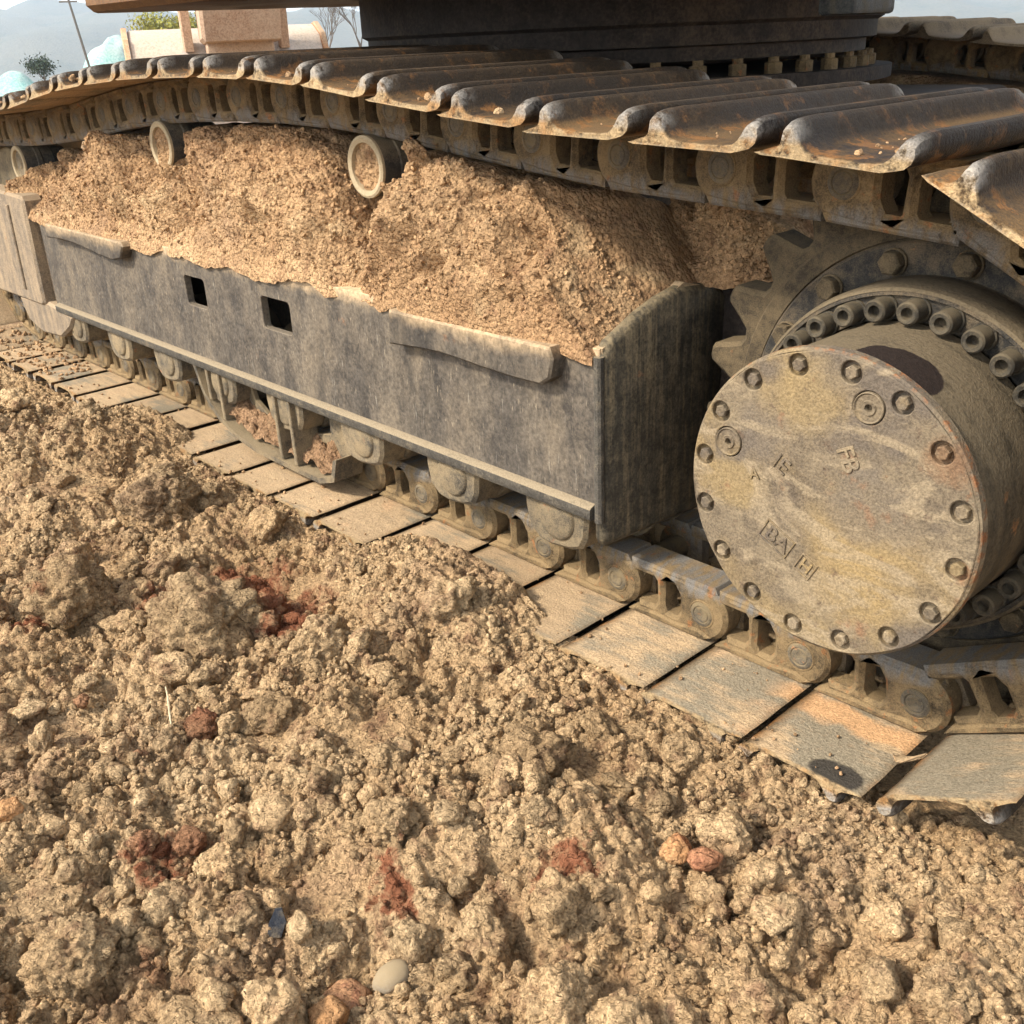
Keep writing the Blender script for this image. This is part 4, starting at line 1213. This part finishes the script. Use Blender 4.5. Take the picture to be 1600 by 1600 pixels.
def scatter(name, P, S, source, label):
    me = bpy.data.meshes.new(name)
    n = len(P)
    me.vertices.add(n); me.vertices.foreach_set('co', P.astype(np.float32).ravel())
    a = me.attributes.new('rot', 'FLOAT_VECTOR', 'POINT'); a.data.foreach_set('vector', RNG.uniform(0, 6.28, (n, 3)).astype(np.float32).ravel())
    s3 = S[:, None] * RNG.uniform(.75, 1.2, (n, 3))
    a = me.attributes.new('scl', 'FLOAT_VECTOR', 'POINT'); a.data.foreach_set('vector', s3.astype(np.float32).ravel())
    a = me.attributes.new('idx', 'INT', 'POINT'); a.data.foreach_set('value', RNG.integers(0, len(source.objects), n).astype(np.int32))
    o = ob(name, me)
    g = bpy.data.node_groups.new(name + '_nodes', 'GeometryNodeTree')
    g.interface.new_socket('Geometry', in_out='INPUT', socket_type='NodeSocketGeometry')
    g.interface.new_socket('Geometry', in_out='OUTPUT', socket_type='NodeSocketGeometry')
    gi_, go = g.nodes.new('NodeGroupInput'), g.nodes.new('NodeGroupOutput')
    ip = g.nodes.new('GeometryNodeInstanceOnPoints')
    ci = g.nodes.new('GeometryNodeCollectionInfo')
    ci.inputs['Collection'].default_value = source
    ci.inputs['Separate Children'].default_value = True
    ci.inputs['Reset Children'].default_value = True
    def na(nm, t):
        d = g.nodes.new('GeometryNodeInputNamedAttribute'); d.data_type = t; d.inputs['Name'].default_value = nm
        return d.outputs[0]
    e2r = g.nodes.new('FunctionNodeEulerToRotation')
    g.links.new(na('rot', 'FLOAT_VECTOR'), e2r.inputs[0])
    g.links.new(gi_.outputs[0], ip.inputs['Points'])
    g.links.new(ci.outputs[0], ip.inputs['Instance'])
    ip.inputs['Pick Instance'].default_value = True
    g.links.new(na('idx', 'INT'), ip.inputs['Instance Index'])
    g.links.new(e2r.outputs[0], ip.inputs['Rotation'])
    g.links.new(na('scl', 'FLOAT_VECTOR'), ip.inputs['Scale'])
    g.links.new(ip.outputs[0], go.inputs[0])
    md = o.modifiers.new('crumbs', 'NODES')
    md.node_group = g
    tag(o, label, 'soil', None, 'stuff')
    return o


def ground_points(n, rmin, rmax, power, sink):
    n = int(n * 1.25)
    x, y = RNG.uniform(-3.5, 1.4, n), RNG.uniform(-1.25, .11, n)
    k = in_view_area(x, y)
    x, y = x[k], y[k]
    d = np.sqrt((x - CAMP[0]) ** 2 + (y - CAMP[1]) ** 2 + CAMP[2] ** 2)
    dens = np.clip(.5 + 1.3 * vnoise2(x * 6, y * 6, 77) + .5 * vnoise2(x * 17, y * 17, 78), .12, 1)
    dens = dens * np.clip((.035 + .15 * np.clip(x + .35, 0, .6) - y) / .06, .04, 1)
    dens = dens * np.clip(rough(x, y) * 1.3 - .25, .02, 1)
    k = RNG.uniform(size=len(x)) < dens * np.minimum(1, (1.5 / d) ** 1.6)
    x, y = x[k], y[k]
    r = rmin + (rmax - rmin) * RNG.uniform(size=len(x)) ** power
    r = np.where(y > -.03, np.minimum(r, np.where(x > -.3, .012, .007)), r)
    z = ground_z(x, y) + r * RNG.uniform(sink, .6, len(x))
    return np.stack([x, y, z], 1), r


P, S = ground_points(6500, .007, .020, 2.2, -.35)
scatter('soil_lumps', P, S, crumb_source('soil_lump', 3, 9, 300, M_CLOD), 'small lumps of tan soil strewn over the ground')
P, S = ground_points(110000, .0022, .0075, 2.4, -.2)
scatter('soil_crumbs', P, S, crumb_source('soil_crumb', 2, 8, 400, M_CLOD), 'fine crumbs of soil between the clods')


# dirt lying on the top shoes and on the first bottom shoes
def shoe_crumbs():
    pts, rr = [], []
    for i in range(NL):
        a, b = PINS[i], PINS[(i + 1) % NL]
        u = (b - a) / L
        up = np.array([u[1], -u[0]])
        if up[1] > .75:
            n = 60 if a[0] > -2.1 else 150
            s = RNG.uniform(.085, .150, n) if a[0] > -2.1 else RNG.uniform(.03, .19, n)
            yy = RNG.uniform(.03, .58, n) ** (1.0 if a[0] > -2.1 else 1.0)
            q = a[None] + u[None] * (L + .021 - s)[:, None] + up[None] * (.0555 if a[0] > -2.1 else .064)
            pts += [(x, y, z) for (x, z), y in zip(q, yy)]
            rr += list((.0010 + .0065 * RNG.uniform(size=n) ** 4) if a[0] > -2.1 else RNG.uniform(.006, .016, n))
        elif up[1] < -.9:
            n = 16 if a[0] > -3.0 else 40
            s = RNG.uniform(.01, .19, n)
            yy = .008 + .16 * RNG.uniform(size=n) ** (2.2 if a[0] > -3.0 else 1.0)
            q = a[None] + u[None] * (L + .021 - s)[:, None] + up[None] * .0425
            pts += [(x, y, z) for (x, z), y in zip(q, yy)]
            rr += list((.0010 + .0035 * RNG.uniform(size=n) ** 3) if a[0] > -3.0 else RNG.uniform(.003, .009, n))
    return np.array(pts), np.array(rr)


P, S = shoe_crumbs()
scatter('shoe_dirt', P, S, crumb_source('dirt_crumb', 2, 6, 500, M_HEAP), 'dirt crumbs lying on the track shoes')


HP = np.concatenate(HEAP_PTS)
HP = HP[RNG.integers(0, len(HP), 12000)]
HP = HP[(HP[:, 0] < -.575) | (HP[:, 1] > .33)]
scatter('heap_crumbs', HP, .0012 + .0052 * RNG.uniform(size=len(HP)) ** 5, crumb_source('heap_crumb', 2, 6, 700, M_HEAP), 'loose crumbs of soil on the heaps along the frame')

# ------------------------------------------------------------------ far things: trees, pole, nets
def leaf_cloud(centers, n, spread, size, rr):
    V, F = [], []
    for _ in range(n):
        c = rr.choice(centers)
        p = Vector(c) + Vector((rr.gauss(0, 1), rr.gauss(0, 1), rr.gauss(0, .8))) * spread
        a_, b_ = Vector((rr.uniform(-1, 1), rr.uniform(-1, 1), rr.uniform(-1, 1))).normalized(), Vector((rr.uniform(-1, 1), rr.uniform(-1, 1), rr.uniform(-1, 1))).normalized()
        s_ = size * rr.uniform(.6, 1.4)
        o_ = len(V)
        V += [tuple(p - a_ * s_), tuple(p + b_ * s_ * .5), tuple(p + a_ * s_), tuple(p - b_ * s_ * .5)]
        F.append((o_, o_ + 1, o_ + 2, o_ + 3))
    return V, F


def tree(name, x, y, h, label, leaf=None, seed=0, leaves=0, spread=.5, size=.14, depth=4, r0=.03):
    rr = random.Random(seed)
    t = tag(empty(name, (x, y, -.06)), label, 'tree')
    mb = MB()
    ends = []

    def grow(p, d, ln, r, k):
        q = p + d * ln
        mid = (p + q) / 2 + Vector((rr.uniform(-1, 1), rr.uniform(-1, 1), 0)) * ln * .06
        mb.add(tube([p, mid, q], [r, r * .85, r * .65], 5))
        ends.append(q)
        if k == 0: return
        for _ in range(rr.choice([2, 3, 3])):
            nd = (d + Vector((rr.uniform(-1, 1), rr.uniform(-1, 1), rr.uniform(-.1, .7))) * .62).normalized()
            grow(q - d * ln * rr.uniform(0, .3), nd, ln * rr.uniform(.6, .85), r * .6, k - 1)
    grow(Vector((0, 0, 0)), Vector((0, 0, 1)), h * .30, h * r0, depth)
    mb.build('trunk', M_BARK, t)
    if leaf:
        V, F = leaf_cloud([tuple(e) for e in ends[len(ends) // 4:]], leaves, spread, size, rr)
        ob('crown', make_mesh('crown', V, F, leaf, 0, False), t)
    return t


def far(u_dir, dist):                                           # a spot on the site at a distance along a bearing from the machine
    return CAMP[0] + u_dir[0] * dist, CAMP[1] + u_dir[1] * dist


def bearing(u):                                                 # bearings read from the plan of the site
    az = math.radians(161.5 - 0.0325 * u)
    return math.cos(az), math.sin(az)


x, y = far(bearing(222), 42); tree('willow_tree', x, y, 2.5, 'yellow green tree in young leaf, seen left of the rusty bucket plate', M_LEAF, 3, 4200, .26, .055)
x, y = far(bearing(262), 42); tree('willow_tree', x, y, 2.7, 'yellow green tree in young leaf behind the pale bucket', M_LEAF, 4, 4600, .26, .055)
x, y = far(bearing(466), 48); tree('bare_tree', x, y, 3.2, 'bare winter tree just right of the pale bucket', None, 5, depth=6, r0=.016)
x, y = far(bearing(515), 46); tree('bare_tree', x, y, 3.4, 'bare tree nearest the dark turntable', None, 6, depth=6, r0=.016)
x, y = far(bearing(175), 60); tree('bare_tree', x, y, 2.6, 'small bare tree in front of the turquoise net', None, 7, depth=5, r0=.016)
x, y = far(bearing(48), 46); tree('evergreen_tree', x, y, 1.5, 'small dark evergreen in the distance at the far left', M_PINE, 8, 1800, .16, .05, 3)
x, y = far(bearing(116), 46)
po = tag(empty('utility_pole', (x, y, -.1)), 'thin leaning utility pole in front of the hazy hill', 'pole')
MB().add(tube([(0, 0, 0), (-.12, -.16, 1.6), (-.26, -.32, 3.3)], [.055, .05, .042], 8)).build('pole_shaft', M_POLE, po)
MB().add(tube([(-.40, -.60, 3.0), (-.08, -.04, 3.0)], [.03, .03], 6)).build('crossarm', M_POLE, po)


def net(x, y, rx, ry, h, label, seed):
    t = np.linspace(0, 2 * PI, 49)
    r = np.linspace(0, 1, 14)
    T, R = np.meshgrid(t, r, indexing='ij')
    X, Y = x + rx * R * np.cos(T), y + ry * R * np.sin(T)
    Z = -.1 + h * (1 - R ** 2) * (.95 + .45 * fbm2(X * 1.5 / rx, Y * 1.5 / rx, 2, seed))
    tag(ob('debris_net', grid_mesh('debris_net', X, Y, Z, M_NET)), label, 'net', 'turquoise nets over soil piles')


x, y = far(bearing(150), 50); net(x, y, 1.4, 1.7, 1.9, 'turquoise net over a big soil pile in front of the hill', 1)
x, y = far(bearing(8), 40); net(x, y, 1.0, 0.9, .62, 'turquoise net over a low soil pile at the left edge', 2)

# ------------------------------------------------------------------ haze
hm = bpy.data.materials.new('haze')
hm.use_nodes = True
ht = hm.node_tree
ht.nodes.remove(ht.nodes['Principled BSDF'])
pv = ht.nodes.new('ShaderNodeVolumePrincipled')
pv.inputs['Color'].default_value = (.66, .83, 1.0, 1)
pv.inputs['Density'].default_value = 0.0006
pv.inputs['Anisotropy'].default_value = 0.2
ht.links.new(pv.outputs[0], ht.nodes['Material Output'].inputs['Volume'])
HZE = MB().add(box(-2700, 2700, -2700, 2700, -45, 75)).build('haze', hm, None, 0)
tag(HZE, None, None, None, 'stuff')
